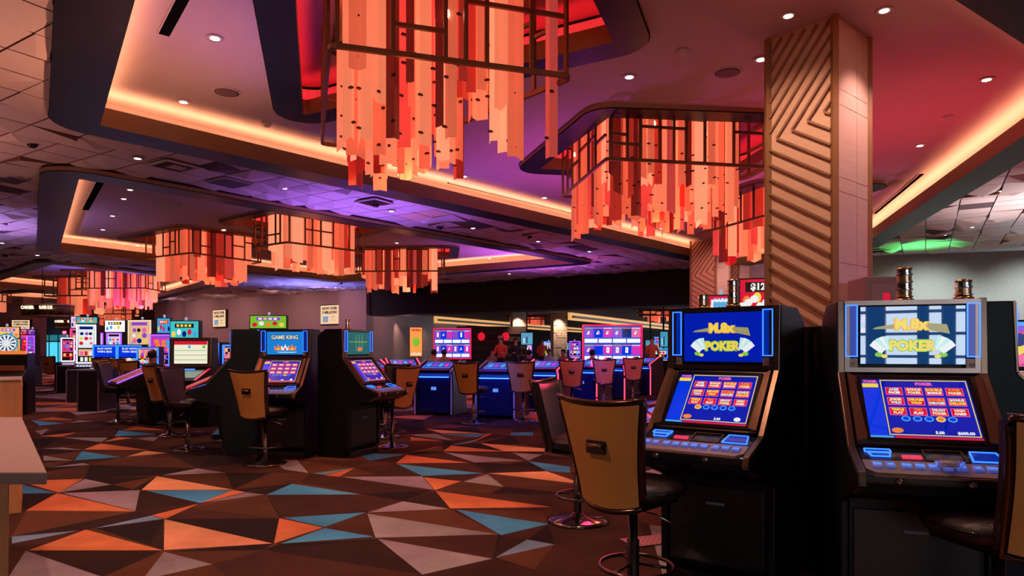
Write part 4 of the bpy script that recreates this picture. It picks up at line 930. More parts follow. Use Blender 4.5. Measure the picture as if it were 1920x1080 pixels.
# ---------------- wall signs ----------------
def million(px, py, d, w_, h_, face, label):
    x = D(px, d); z = E+(653-py)*d/F; rz = math.atan2(face[1], face[0])+PI/2; o = thing('lit_sign', label, 'sign', (x, d, z), rz, 'lit wall signs')
    b = MB(); b.box(-w_/2-.04, .0, -h_/2-.04, w_/2+.04, .14, h_/2+.04); b.build('sign_box', M_black, o, .01)
    S_ = Surf((0,-.002,0), (1,0,0), (0,0,1)); s = S_.rect('lit_face', -w_/2, -h_/2, w_/2, h_/2, lit('sign_cream', (.80,.55,.33), 1.0, .5), o, 0, .006)
    S_.text('NOW OVER', 0, h_*.33, h_*.19, I_blk, s, .008, bold=.05, width=w_*.82); S_.text('3 MILLION!', 0, h_*.12, h_*.19, I_blk, s, .008, bold=.05, width=w_*.80)
    S_.poly('picture', [(-w_*.36,-h_*.4),(-w_*.08,-h_*.4),(-w_*.06,-h_*.08),(-w_*.36,-h_*.1)], I_cyan, s, .007, .002); S_.disc('picture_spot', -w_*.2, -h_*.28, w_*.07, I_org, s, .010, .001)
    S_.text('PLAY', w_*.2, -h_*.12, h_*.11, mat('sign_tan', (.4,.28,.1), .6), s, .008); S_.text('TODAY', w_*.2, -h_*.30, h_*.11, I_grn, s, .008)
fw = (-WV.x, -WV.y)
def on_wall(px, off=.18):
    "distance at which a pixel column meets the far wall, off in front of it"
    k = (px-960)/F; P0 = W0-WV*off; return (P0.x*WU.y-P0.y*WU.x)/(k*WU.y-WU.x)
for px, py, lab in ((411,597,'smaller cream NOW OVER 3 MILLION sign, middle one on the mauve wall'), (618,590,'cream NOW OVER 3 MILLION sign just right of the crown cabinet')):
    d = on_wall(px); million(px, py, d, 34*d/F*1.12 if px < 500 else 43*d/F*1.12, 31*d/F if px < 500 else 35*d/F, fw, lab)
million(39, 611, 38.355, 1.02, .66, (0,-1), 'distant cream NOW OVER 3 MILLION sign on the wall at far left')
# poster and red exit light
def upright_sign(px, y0, y1, d, w_, face, col, words, label, name='light_box', cat='sign'):
    x = D(px, d); za, zb = E+(653-y1)*d/F, E+(653-y0)*d/F; rz = math.atan2(face[1], face[0])+PI/2; o = thing(name, label, cat, (x, d, za), rz)
    b = MB(); b.box(-w_/2-.03,0,-.03,w_/2+.03,.12,zb-za+.03); b.build('case', M_black, o); h_ = zb-za
    S_ = Surf((0,-.002,0), (1,0,0), (0,0,1)); s = S_.rect('lit_face', -w_/2, 0, w_/2, h_, col, o, 0, .006)
    for t, fy, sz, m in words: S_.text(t, 0, fy*h_, sz*h_, m, s, .008, bold=.05, width=w_*.8)
    S_.disc('emblem', 0, h_*.5, w_*.3, I_grn, s, .007, .002, 14, h_*.16) if name == 'light_box' else None
    return o
upright_sign(780,614,668,36.5,.66,(.2,-1),lit('poster_orange',(.85,.30,.06),1.1,.4),[('$150,000',.08,.10,I_wht),('WIN',.9,.12,I_red)],'narrow upright orange poster in the passage left of the small video wall')
o = upright_sign(664,534,542,on_wall(664,.6),.42,fw,lit('exit_red',(1,.02,.12),1.6),[('EXIT',.5,.7,I_wht)],'little red exit sign on top of the mauve pilaster','exit_sign')
for px in (82, 121): upright_sign(px,620,627,47.17,.30,(0,-1),lit('exit_red',(1,.02,.12),1.6),[('EXIT',.5,.7,I_wht)],'tiny red exit sign above the bright blue far window, %s' % ('left one' if px < 100 else 'right one'),'exit_sign')

# ---------------- generic slot machines of the background ----------------
def far_slot(px, d, w_, ztop, face, label, frame_m, up_m, lo_m, topper=None, words='', split=.62, zb=.75, curved=False, group='slot machines in the far banks', reels=True):
    x = D(px, d); rz = math.atan2(face[1], face[0])+PI/2; o = thing('slot_machine', label, 'slot machine', (x, d, 0), rz, group)
    R = random.Random(px*7+int(d)); b = MB(); b.prism_x([(0,0),(0,zb-.12),(-.30,zb-.06),(-.32,zb),(-.02,zb+.10),(0,ztop),(.45,ztop),(.5,0)], -w_/2, w_/2); b.build('cabinet', M_black, o, .01)
    S_ = Surf((0,-.004,zb+.12), (1,0,0), (0,0,1)); h_ = ztop-zb-.14; ys = h_*(1-split)
    u = S_.rect('upper_screen', -w_/2+.05, ys+.02, w_/2-.05, h_-.03, up_m, o, 0, .012); l = S_.rect('reel_screen', -w_/2+.06, .03, w_/2-.06, ys-.02, lo_m, o, 0, .012)
    S_.frame('light_frame', -w_/2, 0, w_/2, h_, .035, frame_m, o, 0, .02)
    if words:
        for i, t in enumerate(words.split('|')): S_.text(t, 0, ys+(h_-ys)*(.72-.24*i), (h_-ys)*.2, I_wht, u, .014, bold=.04, width=w_*.6)
    else:
        S_.rect('title_strip', -w_*.34, ys+(h_-ys)*.80, w_*.34, ys+(h_-ys)*.92, R.choice([I_dkb,I_red,I_vio,I_blk]), u, .013, .002)
        for k in range(9): S_.disc('symbol', (k%3-1)*w_*.22+R.uniform(-.02,.02), ys+(h_-ys)*(.22+.2*(k//3)), w_*R.uniform(.07,.11), R.choice([I_wht,I_yel,I_cyan,I_pink,I_org,I_dkb,I_red,I_blk,I_vio]), u, .013+.0004*k, .002, 9)
    if reels:
        for i in range(3):
            for j in range(2): S_.rect('reel_symbol', -w_*.3+i*w_*.22, .06+j*ys*.4, -w_*.3+i*w_*.22+w_*.15, .06+j*ys*.4+ys*.28, R.choice([I_wht,I_red,I_yel,I_blk,I_pink,I_cyan]), l, .014, .002)
    b = MB(); b.hexa([(-w_/2+.03,-.31,zb+.004),(w_/2-.03,-.31,zb+.004),(w_/2-.03,-.03,zb+.10),(-w_/2+.03,-.03,zb+.10)], [(-w_/2+.03,-.31,zb+.02),(w_/2-.03,-.31,zb+.02),(w_/2-.03,-.03,zb+.116),(-w_/2+.03,-.03,zb+.116)]); dk = b.build('button_deck', mat('deck_satin2', (.25,.2,.3), .3, .4), o)
    b = MB(); 
    for k in range(5): b.box(-w_*.35+k*w_*.15, -.27, zb+.03, -w_*.35+k*w_*.15+w_*.09, -.20, zb+.055)
    b.build('button_row', M_neonw, dk)
    if topper:
        tm, th, tw = topper; b = MB()
        if curved: b.lathe([(tw*.5,ztop+.02),(tw*.5,ztop+th)], 16, (0,.2))
        else: b.box(-w_*tw/2, .05, ztop+.0, w_*tw/2, .22, ztop+th)
        t = b.build('topper', M_black, o)
        S2 = Surf((0,.05 if not curved else .2-tw*.5,ztop), (1,0,0), (0,0,1)); 
        if not curved:
            S2.rect('topper_screen', -w_*tw/2+.02, .02, w_*tw/2-.02, th-.02, tm, t, .0, .01); W_ = w_*tw
            S2.rect('title_strip', -W_*.32, th*.62, W_*.32, th*.84, R.choice([I_dkb,I_blk,I_red,I_vio]), t, .011, .002)
            for k in range(4): S2.rect('title_letter', -W_*.26+k*W_*.135, th*.67, -W_*.26+k*W_*.135+W_*.09, th*.80, R.choice([I_wht,I_yel]), t, .0135, .001)
            for k in range(5): S2.disc('topper_symbol', -W_*.36+k*W_*.18, th*(.3+.1*(k%2)), W_*.07, R.choice([I_wht,I_yel,I_org,I_dkb,I_cyan,I_red]), t, .011+.0004*k, .002, 10, th*.16)
        else: S2.rect('topper_screen', -tw*.35, .05, tw*.35, th-.03, tm, t, .005, .01)
    b = MB(); b.lathe([(.03,ztop+(topper[1] if topper else 0)),(.03,ztop+.07+(topper[1] if topper else 0)),(.01,ztop+.085+(topper[1] if topper else 0))], 10, (0,.13)); b.build('candle', lit('candle_glow', (.35,.35,.5), 1), o)
    return o
A_ = M_neon; V_ = M_neonp; Rn = M_neonr; Wn = M_neonw
I_win = lit('window_cyan', (.06,.48,.80), 1.5, .2); I_dpk = lit('ink_deep_pink', (.55,.05,.22), 1.0); I_lil = lit('ink_lilac', (.62,.50,.85), 1.1); I_tans = lit('ink_sand', (.75,.45,.25), 1.0); I_tq = lit('ink_turquoise', (.05,.5,.55), 1)
fs = [
 (30,25,.26,1.82,(.25,-1),'slim slot with blue oval head below the far left wall sign',A_,I_dkb,I_wht,(I_cyan,.22,1.0),''),
 (44,25,.26,1.82,(.25,-1),'slim slot with red oval head below the far left wall sign',Rn,I_red,I_wht,(I_red,.22,1.0),''),
 (58,25,.26,1.82,(.25,-1),'slim slot with violet oval head below the far left wall sign',V_,I_vio,I_lil,(I_vio,.22,1.0),''),
 (146,24.6,.50,2.05,(.7,-.7),'tall slot with pink and cyan head before the blue far windows',Rn,I_dpk,I_mag,(I_lil,.45,.9),''),
 (127,22.6,.4,1.7,(.6,-.8),'slot with deep pink screen beside the blue far windows',Wn,I_dpk,I_red,None,''),
 (162,20,.52,2.05,(.3,-.95),'white-framed reel slot left of the twin blue-headed slots',Wn,I_wht,I_tans,(I_tq,.22,1.1),''),
 (197,17.4,.62,1.42,(.05,-1),'blue-headed slot with white writing, left of the twins',A_,M_scrb2,I_tans,None,'PLAY NOW|WIN BIG'),
 (243,17.4,.62,1.42,(.05,-1),'blue-headed slot with white writing, right of the twins',A_,M_scrb2,I_tans,None,'PLAY NOW|WIN BIG'),
 (180,22.6,.50,1.86,(.0,-1),'slot with lilac screen rising behind the left blue-headed slot',V_,I_lil,I_wht,None,''),
 (214,22.6,.52,1.86,(.0,-1),'slot with lilac screen rising behind the right blue-headed slot',V_,I_lil,I_wht,(lit('sign_hot_white',(1,.75,.65),1.6),.42,1.35),''),
 (262,20.4,.75,2.2,(-.1,-1),'tall slot with curved sand-coloured screen and cream side arches',lit('arch_cream',(.85,.65,.40),1.1),I_tans,I_org,None,''),
 (277,16.5,.5,1.36,(.2,-1),'slot with sand-coloured screen next to the dark-haired player',A_,I_tans,I_pale,None,''),
 (306,17.4,.62,1.70,(.25,-1),'pink-framed slot behind the white card screen',V_,I_mag,I_vio,(I_cyan,.42,.55),''),
 (344,15.8,.70,1.52,(.0,-1),'slot with a reel-picture sign on top, behind the white card screen',A_,M_scrb2,I_vio,(I_tq,.46,1.0),'BONUS'),
 (396,15.2,.40,1.46,(-.2,-1),'blue-framed slot with purple and gold picture',A_,I_vio,I_mag,None,''),
 (432,15.2,.40,1.42,(-.25,-1),'blue-framed slot with pale red picture left of the crown cabinet',A_,lit('ink_rose',(.85,.30,.25),1.0),I_pink,None,''),
 (502,16.5,.90,1.80,(.1,-1),'slot with a green and yellow sign rising behind the crown cabinet',A_,M_scrb2,I_cyan,(I_grn,.34,1.0),''),
 (12,19,.62,1.60,(.5,-.86),'slot with orange lit head behind the wheel machine',lit('frame_orange',(.9,.4,.12),1),I_tans,I_org,(lit('head_orange',(.85,.40,.15),1.1),.34,1.0),''),
 (1912,6.1,.62,1.58,(-.45,-.9),'slot with reel pictures seen at the right edge behind the near cabinets',A_,I_dpk,I_pale,None,''),
 (1352,10.4,.40,1.86,(-.3,-.95),'slot with small red bonus sign rising behind the left poker cabinet',Rn,I_red,I_pink,(I_red,.30,1.0),''),
 (1440,9.4,.78,1.86,(-.3,-.95),'slot with tall red and white prize sign beside the tall column',Rn,I_red,I_wht,(I_red,.46,1.0),''),
 (988,41,.62,1.75,(0,-1),'far slot with lilac light between the stone columns',V_,I_lil,I_pale,None,''),(1029,40,.62,1.75,(0,-1),'far slot with green light left of the second stone column',A_,I_pale,I_grn,None,''),
 (1078,38,.62,1.75,(0,-1),'far slot with violet light just left of the big video wall',V_,I_vio,I_lil,None,''),(1238,30,.66,1.85,(0,-1),'far slot with cyan light right of the big video wall',A_,I_cyan,I_pale,None,''),
 (668,15.8,.6,1.28,(.6,-.8),'low slot with orange-lit screen right behind the green-screen cabinet',Rn,I_org,I_tans,None,'')]
for px, d, w_, zt, f, lab, fm, um, lm, tp, wd in fs: far_slot(px, d, w_, zt, f, lab, fm, um, lm, tp, wd)
# prize sign writing on the slot beside the column
for o_ in [o for o in bpy.data.objects if o.get('label', '').startswith('slot with tall red')]:
    S_ = Surf((0,.04,1.86), (1,0,0), (0,0,1)); t = [c for c in o_.children if c.name.startswith('topper')][0]
    S_.rect('prize_strip', -.30, .26, .30, .40, I_blk, t, .012, .003); S_.text('$12', -.13, .33, .13, I_wht, t, .017, bold=.05)
    for k in range(6): S_.disc('white_bubble', -.34+.08*k, .06+.05*(k % 3), .055, I_wht, t, .012, .002)
for o_ in [o for o in bpy.data.objects if o.get('label', '').startswith('slot with small red')]:
    S_ = Surf((0,.04,1.86), (1,0,0), (0,0,1)); t = [c for c in o_.children if c.name.startswith('topper')][0]
    S_.rect('white_plate', -.15, .06, .15, .22, I_wht, t, .012, .003); S_.text('8888', 0, .14, .11, I_cyan, t, .017, bold=.06, width=.24)
# grey control box behind the right poker cabinet
p = Vector((D(1655,5.2),5.2,0)); o = thing('utility_cabinet', 'pinkish grey utility cabinet behind the right poker cabinet', 'cabinet', p, -.1)
b = MB(); b.box(-.13,0,0,.15,.35,1.88); b.build('body', mat('utility_pink', (.30,.15,.17), .5), o, .01)
b = MB(); b.box(-.09,-.008,1.3,.11,.004,1.82); q = b.build('door', mat('utility_door', (.36,.18,.2), .45), o, .004)
b = MB(); b.box(.0,-.014,1.68,.05,-.006,1.75); b.build('label_plate', I_red, q)

# ---------------- card table machine with the white screen ----------------
d = 11.2; o = thing('card_machine', 'low black machine with a white card list screen and red-edged deck', 'slot machine', (D(352,d),d,0), 0, 'deck style machines')
b = MB(); b.prism_x([(0,0),(0,.62),(-.45,.74),(-.45,.80),(.1,.98),(.12,1.5),(.34,1.5),(.5,0)], -.36, .36); b.build('cabinet', M_black, o, .01)
S_ = Surf((0,.108,1.02), (1,0,0), (0,.02,1)); S_.frame('screen_housing', -.35, -.02, .35, .48, .05, M_bronzel, o, .0, .03)
s = S_.rect('list_screen', -.28, .04, .28, .42, lit('list_cream', (.78,.80,.60), 1.0), o, .0, .012); S_.rect('title_bar', -.28, .36, .28, .42, I_red, s, .013, .001)
for k in range(3): S_.rect('dark_rule', -.27, .10+.08*k, .27, .106+.08*k, I_blk, s, .013, .001)
S_.rect('card_mark', -.04, .30, .0, .35, I_cyan, s, .013, .001); S_.rect('card_mark', .2, .30, .25, .35, I_grn, s, .013, .001)
T = Surf((0,-.45,.80), (1,0,0), (0,.55,.18)); T.rect('deck_screen', -.28, .12, .28, .46, lit('deck_teal', (.12,.20,.18), .8), o, 0, .006)
for s_ in (-1,1): T.rect('red_edge', s_*.33-.02, .0, s_*.33+.02, .56, I_red, o, 0, .01)
T.rect('blue_key', -.2, .49, .1, .53, M_neon, o, 0, .01)
# slanted side machines right of it: seen from the side with long sloping decks
for px, d, f, lab in ((405,9.9,(-.9,-.42),'black low machine with an orange sloping deck beside the crown cabinet'), (262,11.6,(-.75,-.65),'black low machine with a violet-lit white deck beside the tan stools'),(690,12.0,(.75,-.65),'black low machine with an orange sloping deck right of the green-screen cabinet')):
    o = thing('deck_machine', lab, 'slot machine', (D(px,d),d,0), math.atan2(f[1],f[0])+PI/2, 'deck style machines')
    b = MB(); b.prism_x([(.05,0),(.0,.55),(-.40,.66),(-.42,.72),(.15,.97),(.7,1.0),(.75,.1),(.7,0)], -.38, .38); b.build('cabinet', M_black, o, .02)
    T = Surf((0,-.41,.73), (1,0,0), (0,.57,.25)); T.rect('sloping_deck', -.33, .02, .33, .58, mat('deck_orange', (.62,.26,.10), .35), o, .0, .012)
    for k in (-.355, .355): T.rect('light_rail', k-.018, 0, k+.018, .60, I_red if px > 300 else M_neonp, o, .0, .016)
# wheel machine at the left edge
d = 13.2; x = D(12,d); o = thing('wheel_machine', 'wheel-topped machine with tan front panel at the left edge', 'slot machine', (x,d,0), .35)
b = MB(); b.prism_x([(0,0),(0,.62),(-.28,.70),(-.28,.76),(0,.90),(.05,1.22),(.5,1.22),(.55,0)], -.34, .34); b.build('cabinet', M_black, o, .01)
S_ = Surf((0,-.006,.35), (1,0,0), (0,0,1)); S_.rect('front_panel', -.2, .22, .28, .62 if 0 else .30, M_tan, o, 0, .01)
b = MB(); b.box(-.30,-.05,.78,.30,.0,.98); b.build('tan_panel', M_tan, o); b = MB(); b.box(-.33,-.03,1.20,.33,.06,1.27); b.build('red_ledge', I_org, o)
S_ = Surf((0,.03,1.42), (1,0,0), (0,0,1)); wz = S_.disc('wheel', 0, 0, .165, I_wht, o, 0, .03, 24); 
for k in range(12):
    a = 2*PI*k/12; S_.poly('segment', [(.05*math.cos(a), .05*math.sin(a)), (.15*math.cos(a-.12), .15*math.sin(a-.12)), (.15*math.cos(a+.12), .15*math.sin(a+.12))], I_dkb, wz, .031, .002)
b = MB(); b.tube([(.175*math.cos(2*PI*k/24), .015, 1.42+.175*math.sin(2*PI*k/24)) for k in range(24)], .02, 6, True); b.build('rim', lit('rim_teal', (.03,.25,.30), 1), o)
# end cabinets along the aisle
for i, (px, d, h_, w_) in enumerate(((41,22.5,.70,.30),(117,20.0,.80,.34),(138,16.2,.80,.34),(165,14.0,.86,.42))):
    o = thing('end_cabinet', ('dark end panel with pale edge beside the slim oval-headed slots','dark pale-edged end panel before the blue far windows','second pale-edged end panel along the carpet aisle','nearest and tallest end panel along the carpet aisle')[i], 'cabinet', (D(px,d),d,0), .12)
    b = MB(); b.box(-w_/2,0,0,w_/2,.9,h_); b.build('body', mat('end_dark', (.02,.018,.03), .4), o); b = MB(); e = .018
    for q in ((-w_/2,0,h_-e,w_/2,h_),): b.box(-w_/2,-.012,h_-e,w_/2,.0,h_)
    b.box(-w_/2,-.012,0,-w_/2+e,0,h_-e); b.box(w_/2-e,-.012,0,w_/2,0,h_-e); b.build('edge_strip', mat('end_edge', (.5,.42,.5), .35, .5), o)
# far bright storefront windows
o = struct(empty('window_2', (0,46.6,0)))
for i in range(4):
    x0 = D(76+i*17,46.6); x1 = D(76+i*17+15.5,46.6); b = MB(); b.box(x0,0,.35,x1,.03,1.75); b.build('pane', I_win, o); b = MB(); b.box(x0,0,1.85,x1,.03,2.25); b.build('transom_pane', mat('transom_teal', (.05,.2,.25), .2, 0, .35, (.05,.5,.6)), o)
    b = MB(); b.box(x0-.06,-.02,.3,x0-.0,.08,2.3); b.build('mullion', M_black, o)
b = MB(); b.box(D(76,46.6),-.03,0,D(143,46.6),.1,.33); b.build('sill_wall', M_black, o)
# oval hanging signs
def oval(px, py, d, a, bb, label):
    x = D(px,d); z = E+(653-py)*d/F; o = thing('oval_sign', label, 'hanging sign', (x,d,z)); n = 40
    def ring(k, s=1): return (a*s*math.cos(2*PI*k/n), bb*s*math.sin(2*PI*k/n))
    b = MB(); b.grid(lambda u,v: (ring(u*n)[0]*(1+.04*v), ring(u*n)[1]*(1+.04*v), -.22+.44*v), n, 1, lambda u,v: (ring(u*n,.95)[0], ring(u*n,.95)[1], -.22+.44*v)); b.build('oval_band', M_bronze, o)
    for zz in (-.22,.22): b = MB(); b.tube([ring(k,1.02)+(zz,) for k in range(n)], .035, 6, True); b.build('rim', mat('oval_gold', (.6,.38,.22), .3, .7), o)
    for k in range(0, n, 2):
        if math.sin(2*PI*k/n) < 0: b = MB(); q = ring(k+.5,1.03); b.bar(q+(-.2,), q+(.04,), .05, .02, (0,1,0)); b.build('slat', mat('oval_slat', (.12,.06,.03), .5), o)
    for cx_, wtx in ((-.42,'CASHIER'), (.36,'PLAYER CLUB')):
        S_ = Surf((cx_*a,-bb*math.sqrt(1-cx_*cx_)*1.04-.06,.10), (1,0,0), (0,0,1)); S_.text(wtx, 0, 0, .16, lit('letter_white', (1,.85,.6), 1.5), o, 0, bold=.06, width=a*.55)
    for s in (-.6,.6): b = MB(); b.tube([(s*a,bb*.75,.2),(s*a,bb*.75,E+ZI-z)], .015, 6); b.build('hanger', M_black, o)
oval(91,583,26.4,.93,.6,'larger brown oval hanging sign with white letters at far left'); oval(140,607,38,.95,.7,'smaller brown oval hanging sign with white letters, farther back')

# ---------------- back room ----------------
def stone_col(px, d, label):
    x = D(px,d); w_ = .80; z0 = E+1.98; o = thing('stone_column', label, 'column', (x,d,0), .2, 'stacked stone columns'); o['kind'] = 'structure'
    b = MB(); b.box(-w_/2+.03,-w_/2+.03,0,w_/2-.03,w_/2-.03,z0); b.build('core', M_stone, o); R = random.Random(px)
    me = {}
    for r in range(24):
        z = .02+r*(z0-.04)/24; x0 = -w_/2
        while x0 < w_/2-.02:
            x1 = min(w_/2, x0+R.uniform(.14,.34)); b = MB(); e = R.uniform(0,.03); b.box(x0+.006,-w_/2-e,z+.006,x1-.006,-w_/2+.05,z+(z0-.04)/24-.006); b.build('stone', M_stone, o); x0 = x1
    lamp('SPOT', 'stone_fill', (x,d-.9,z0-.05), (1,.62,.42), 300, .05, (x,d,1.2), 1.2, .8)  # added spot to bring out the stone, no fitting
stone_col(972,36.5,'stacked stone column in the back room beside the blue television'); stone_col(1047,38,'stacked stone column just left of the big video wall')
def tv(px, y0, y1, d, w_, label, c=I_cyan):
    x = D(px,d); za, zb = E+(653-y1)*d/F, E+(653-y0)*d/F; o = thing('television', label, 'television', (x,d,za), 0, 'televisions in the back room')
    b = MB(); b.box(-w_/2-.04,0,-.04,w_/2+.04,.08,zb-za+.04); b.build('housing', M_black, o); S_ = Surf((0,-.002,0),(1,0,0),(0,0,1)); s = S_.rect('screen', -w_/2,0,w_/2,zb-za,lit('tv_blue',(.06,.28,.45),1.0),o,0,.006)
    for k in range(3): S_.rect('picture_figure', -w_*.32+k*w_*.25, .12*(zb-za), -w_*.32+k*w_*.25+w_*.13, (.55+.12*(k%2))*(zb-za), (I_pale,I_dkb,I_tq)[k], s, .007, .001)
    b = MB(); b.bar((0,.1,(zb-za)), (0,.1,E+1.98-za), .06, .06); b.build('ceiling_mount', M_black, o)
tv(988,624,646,35,.60,'blue television between the two stone columns'); tv(1245,622,650,27,.30,'blue television right of the big video wall'); tv(1220,638,655,33,.5,'small blue television just right of the video wall frame')
tv(1060,643,656,41,.5,'small far television left of the big video wall frame')
# glowing cove lines of the back room ceiling
for i, (p0, p1) in enumerate((((818,600),(1091,620)), ((1069,594),(1262,615)), ((1180,627),(1262,634)))):
    zc = 1.75; d0, d1 = F*zc/(653-p0[1]), F*zc/max(26,653-p1[1])
    a, c = Vector((D(p0[0],d0),d0,E+zc)), Vector((D(p1[0],d1),d1,E+zc)); n_tr += 1
    if i == 2: continue
    o = struct(empty('trim_%d' % n_tr)); b = MB(); b.bar(a, c, .5, .12); b.build('soffit_band', M_wood, o)
    b = MB(); b.bar(a-Vector((.1,.30,-.02)), c-Vector((.1,.30,-.02)), .12, .42); b.build('light_strip', lit('cove_far', (.85,.42,.14), .9, .6), o)
# dark booth with red lamps
o = thing('dark_booth', 'dark counter booth with two round red lamps in the back room', 'booth', (D(922,36),36,0))
b = MB(); b.box(-1.9,0,0,1.9,.5,2.5); b.build('wall_unit', mat('booth_wood', (.035,.02,.02), .5), o)
for k in range(5): b = MB(); b.box(-1.8,-.05,.5+k*.4,1.8,0,.54+k*.4); b.build('shelf', mat('booth_shelf', (.10,.06,.06), .4), o)
for x in (-.55,.75):
    b = MB(); b.lathe([(.02,1.72),(.16,1.80),(.2,1.95),(.16,2.1),(.02,2.18)], 14, (x,-.25)); b.build('red_lamp', lit('lamp_red', (.7,.01,.03), 1.0), o)
lamp('SPOT', 'passage_lamp', (D(751,35),35.2,3.2), (1,.62,.5), 130, .05, (D(748,36.3),36.4,1.0), .9, .8); lamp('SPOT', 'passage_lamp', (D(806,38),38,3.2), (1,.62,.5), 130, .05, (D(806,40),40.2,1.0), .9, .8)

# ---------------- people ----------------
M_skin = mat('skin', (.55,.28,.18), .55); M_hair = mat('hair_dark', (.015,.01,.01), .6)
def person(px, d, face, shirt, label, sit=True, hat=False, z=.0, s=1.0):
    x = D(px,d); o = thing('person', label, 'person', (x,d,z), math.atan2(face[1],face[0])-PI/2); o.scale = (s,)*3
    H0 = .47 if sit else .92
    V = {'pel':(0,0,H0+.06,.135), 'ches':(0,.03,H0+.38,.15), 'nk':(0,.04,H0+.54,.055), 'hd':(0,.06,H0+.66,.085), 'tp':(0,.055,H0+.75,.075)}
    for sd, k in ((-1,'l'),(1,'r')):
        V['sh'+k] = (sd*.17,.03,H0+.46,.062); V['el'+k] = (sd*.23,.10,H0+.20,.045); V['wr'+k] = (sd*.15,.32,H0+.22,.03); V['ha'+k] = (sd*.13,.40,H0+.23,.035)
        if sit: V['hp'+k] = (sd*.09,.04,H0+.02,.09); V['kn'+k] = (sd*.11,.42,H0,.06); V['an'+k] = (sd*.11,.40,H0-.40,.04); V['ft'+k] = (sd*.11,.54,H0-.44,.035)
        else: V['hp'+k] = (sd*.09,0,H0,.09); V['kn'+k] = (sd*.10,.03,.48,.06); V['an'+k] = (sd*.10,0,.09,.042); V['ft'+k] = (sd*.10,.14,.04,.036)
    ks = list(V); E_ = [('pel','ches'),('ches','nk'),('nk','hd'),('hd','tp')]
    for k in 'lr': E_ += [('ches','sh'+k),('sh'+k,'el'+k),('el'+k,'wr'+k),('wr'+k,'ha'+k),('pel','hp'+k),('hp'+k,'kn'+k),('kn'+k,'an'+k),('an'+k,'ft'+k)]
    me = bpy.data.meshes.new('b'); me.from_pydata([V[k][:3] for k in ks], [(ks.index(a), ks.index(c)) for a, c in E_], []); t = bpy.data.objects.new('b', me); COL.objects.link(t)
    t.modifiers.new('s', 'SKIN'); t.modifiers.new('u', 'SUBSURF').levels = 1
    for i, k in enumerate(ks): me.skin_vertices[0].data[i].radius = (V[k][3],)*2; me.skin_vertices[0].data[i].use_root = (k == 'pel')
    dg = bpy.context.evaluated_depsgraph_get(); m2_ = bpy.data.meshes.new_from_object(t.evaluated_get(dg)); bpy.data.objects.remove(t)
    m2_.materials.clear()
    for mm in (M_skin, shirt, mat('trousers_dark', (.02,.02,.03), .7)): m2_.materials.append(mm)
    for p in m2_.polygons:
        c = p.center; p.use_smooth = True
        p.material_index = 0 if (c.z > H0+.55 or (c.y > .27 and c.z > H0+.1)) else (1 if c.z > H0+.08 else 2)
    link('body', m2_, o)
    b = MB(); bmesh.ops.create_uvsphere(b.bm, u_segments=12, v_segments=8, radius=.108, matrix=Matrix.Translation((0,.045,H0+.72)) @ Matrix.Diagonal((.9,1.0,.95,1)))
    for v in [v for v in b.bm.verts if v.co.y > .075 and v.co.z < H0+.76]: v.co.y = .075
    b.build('hair', M_hair, o, smooth=True)
    b = MB(); b.lathe([(.004,H0+.62),(.014,H0+.63),(.006,H0+.67)], 6, (0,.165)); b.build('nose', M_skin, o)
    for sx in (-.035,.035): b = MB(); b.lathe([(.004,H0+.675),(.012,H0+.683),(.004,H0+.692)], 6, (sx,.148)); b.build('eye', I_blk, o)
    if hat: b = MB(); b.lathe([(.16,H0+.76),(.11,H0+.77),(.10,H0+.85),(.02,H0+.86)], 16, (0,.05)); b.build('hat', mat('hat_tan', (.5,.3,.2), .7), o)
    if sit:
        q = thing('low_chair', 'low dark chair under the '+' '.join(label.split()[:9]), 'chair', (x,d,0), math.atan2(face[1],face[0])-PI/2)
        b = MB(); b.box(-.22,-.2,.36,.22,.22,.41); b.build('seat', M_black, q, .01); b = MB(); b.box(-.2,-.24,.41,.2,-.20,.78); b.build('backrest', M_black, q, .01)
        for sx in (-1,1):
            for sy in (-.17,.17): b = MB(); b.bar((sx*.19,sy,0),(sx*.19,sy,.37),.03); b.build('leg', M_black, q)
    return o
C_wh = mat('shirt_white', (.55,.52,.55), .8); C_or = mat('shirt_orange', (.75,.12,.05), .8, 0, .0); C_dk = mat('shirt_dark', (.03,.02,.03), .8); C_tn = mat('shirt_tan', (.40,.25,.18), .8); C_rd = mat('shirt_red', (.45,.02,.03), .8)
for a in ((812,21.5,(.6,.8),C_wh,'person in a white shirt, left of the small video wall'),(833,22.5,(-.2,1),C_tn,'person in a tan top sitting in front of the small video wall'),
   (940,24.2,(-.3,-.95),C_or,'person in an orange top at the tables, wearing a cap',False,True),(922,25.8,(.4,-.9),C_tn,'person in a tan top standing next to the orange top'),(966,26.6,(.3,-.9),C_dk,'person in dark clothes left of the first stone column',False),
   (1016,29,(.2,-.9),C_or,'person in an orange shirt between the stone columns',False),(1030,26.5,(0,-1),C_wh,'person in a white shirt sitting between the stone columns'),(1057,25.5,(-.5,-.8),C_tn,'person with raised arms left of the big video wall'),
   (1111,20.8,(0,1),C_rd,'person in red sitting with back to us before the big video wall'),(993,21,(-.4,.9),C_dk,'person in dark clothes sitting behind the red-edged pod'),(283,14.2,(.3,.95),C_dk,'dark-haired player sitting behind the tan stools at left',True),(1222,24,(0,-1),C_or,'person in an orange top right of the big video wall',False)):
    person(*a)
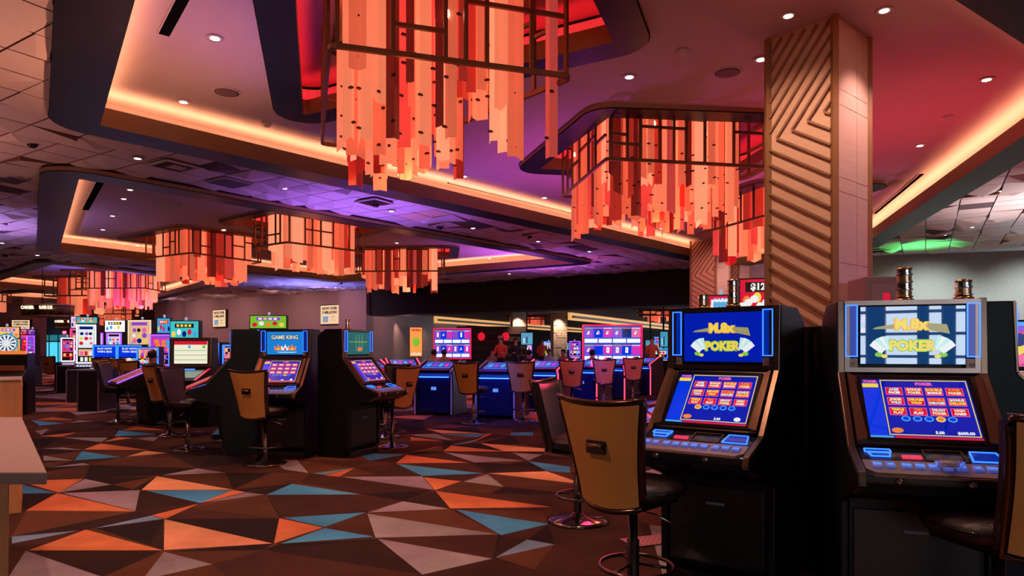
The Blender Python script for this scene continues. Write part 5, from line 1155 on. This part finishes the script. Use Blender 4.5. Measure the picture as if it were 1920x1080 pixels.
for px, d, f, lab in ((240,15.8,(.4,.9),'tan stool standing below the right blue-headed slot'), (262,13.2,(.3,1),'tan stool under the dark-haired player'), (205,16.4,(.2,1),'tan stool standing below the left blue-headed slot'),(104,20.6,(.2,1),'far dark stool before the blue far windows')): put_stool(px, d, f, lab)

# ---------------- wooden tables at the left edge ----------------
zt = .90; c0 = Vector((-1.575,2.26)); c1 = Vector((-2.99,4.07)); dr = (c1-c0).normalized(); ax = math.atan2(dr.y, dr.x)
o = thing('wooden_table', 'long table with greyish top and oak legs at the lower left', 'table', (c0.x,c0.y,0), ax)   # x along its edge, +y to the left
L0 = (c1-c0).length
b = MB(); q = Vector((-dr.y, dr.x)); k = c0.y/1.0
# front end of the top runs straight to the left in the photograph
fx = Vector((-1,0)); lx, ly = fx.dot(dr), fx.dot(q)
b.prism_z([(0,0),(L0,0),(L0+lx*1.2,ly*1.2),(lx*1.2,ly*1.2)], zt-.042, zt); b.build('table_top', M_counter, o, .004)
def leg_at(t, s): return (t*L0+lx*s, ly*s)
for t, s in ((.02,.165),(.98,.165),(.02,1.05),(.98,1.05)):
    x, y = leg_at(t, s); b = MB(); b.M = Matrix.Translation((x,y,0)); b.hexa([(-.022,-.022,0),(.022,-.022,0),(.022,.022,0),(-.022,.022,0)], [(-.03,-.03,zt-.04),(.03,-.03,zt-.04),(.03,.03,zt-.04),(-.03,.03,zt-.04)]); b.build('leg', M_oak, o, .004)
o = thing('oak_counter', 'oak-fronted counter end standing behind the table at the left edge', 'counter', (D(40,5.35),5.35,0), .62)
b = MB(); b.box(-1.4,0,0,0,.6,1.06); b.build('body', M_oak, o, .006)
b = MB(); b.box(-1.4,-.01,1.06,.0,.62,1.075); b.build('counter_top', M_counter, o, .004)

o = thing('filler_cabinet', 'narrow black filler cabinet closing the gap between the two near poker cabinets', 'cabinet', (1.80,4.0,0))
b = MB(); b.prism_z([(-.065,.0),(.005,-.20),(.22,.25),(.10,.40)], 0, 1.45); b.build('body', M_black, o, .006)
b = MB(); b.bar((-.03,-.115,.02), (-.03,-.115,1.40), .012, .012); b.build('joint_strip', M_bronze, o)
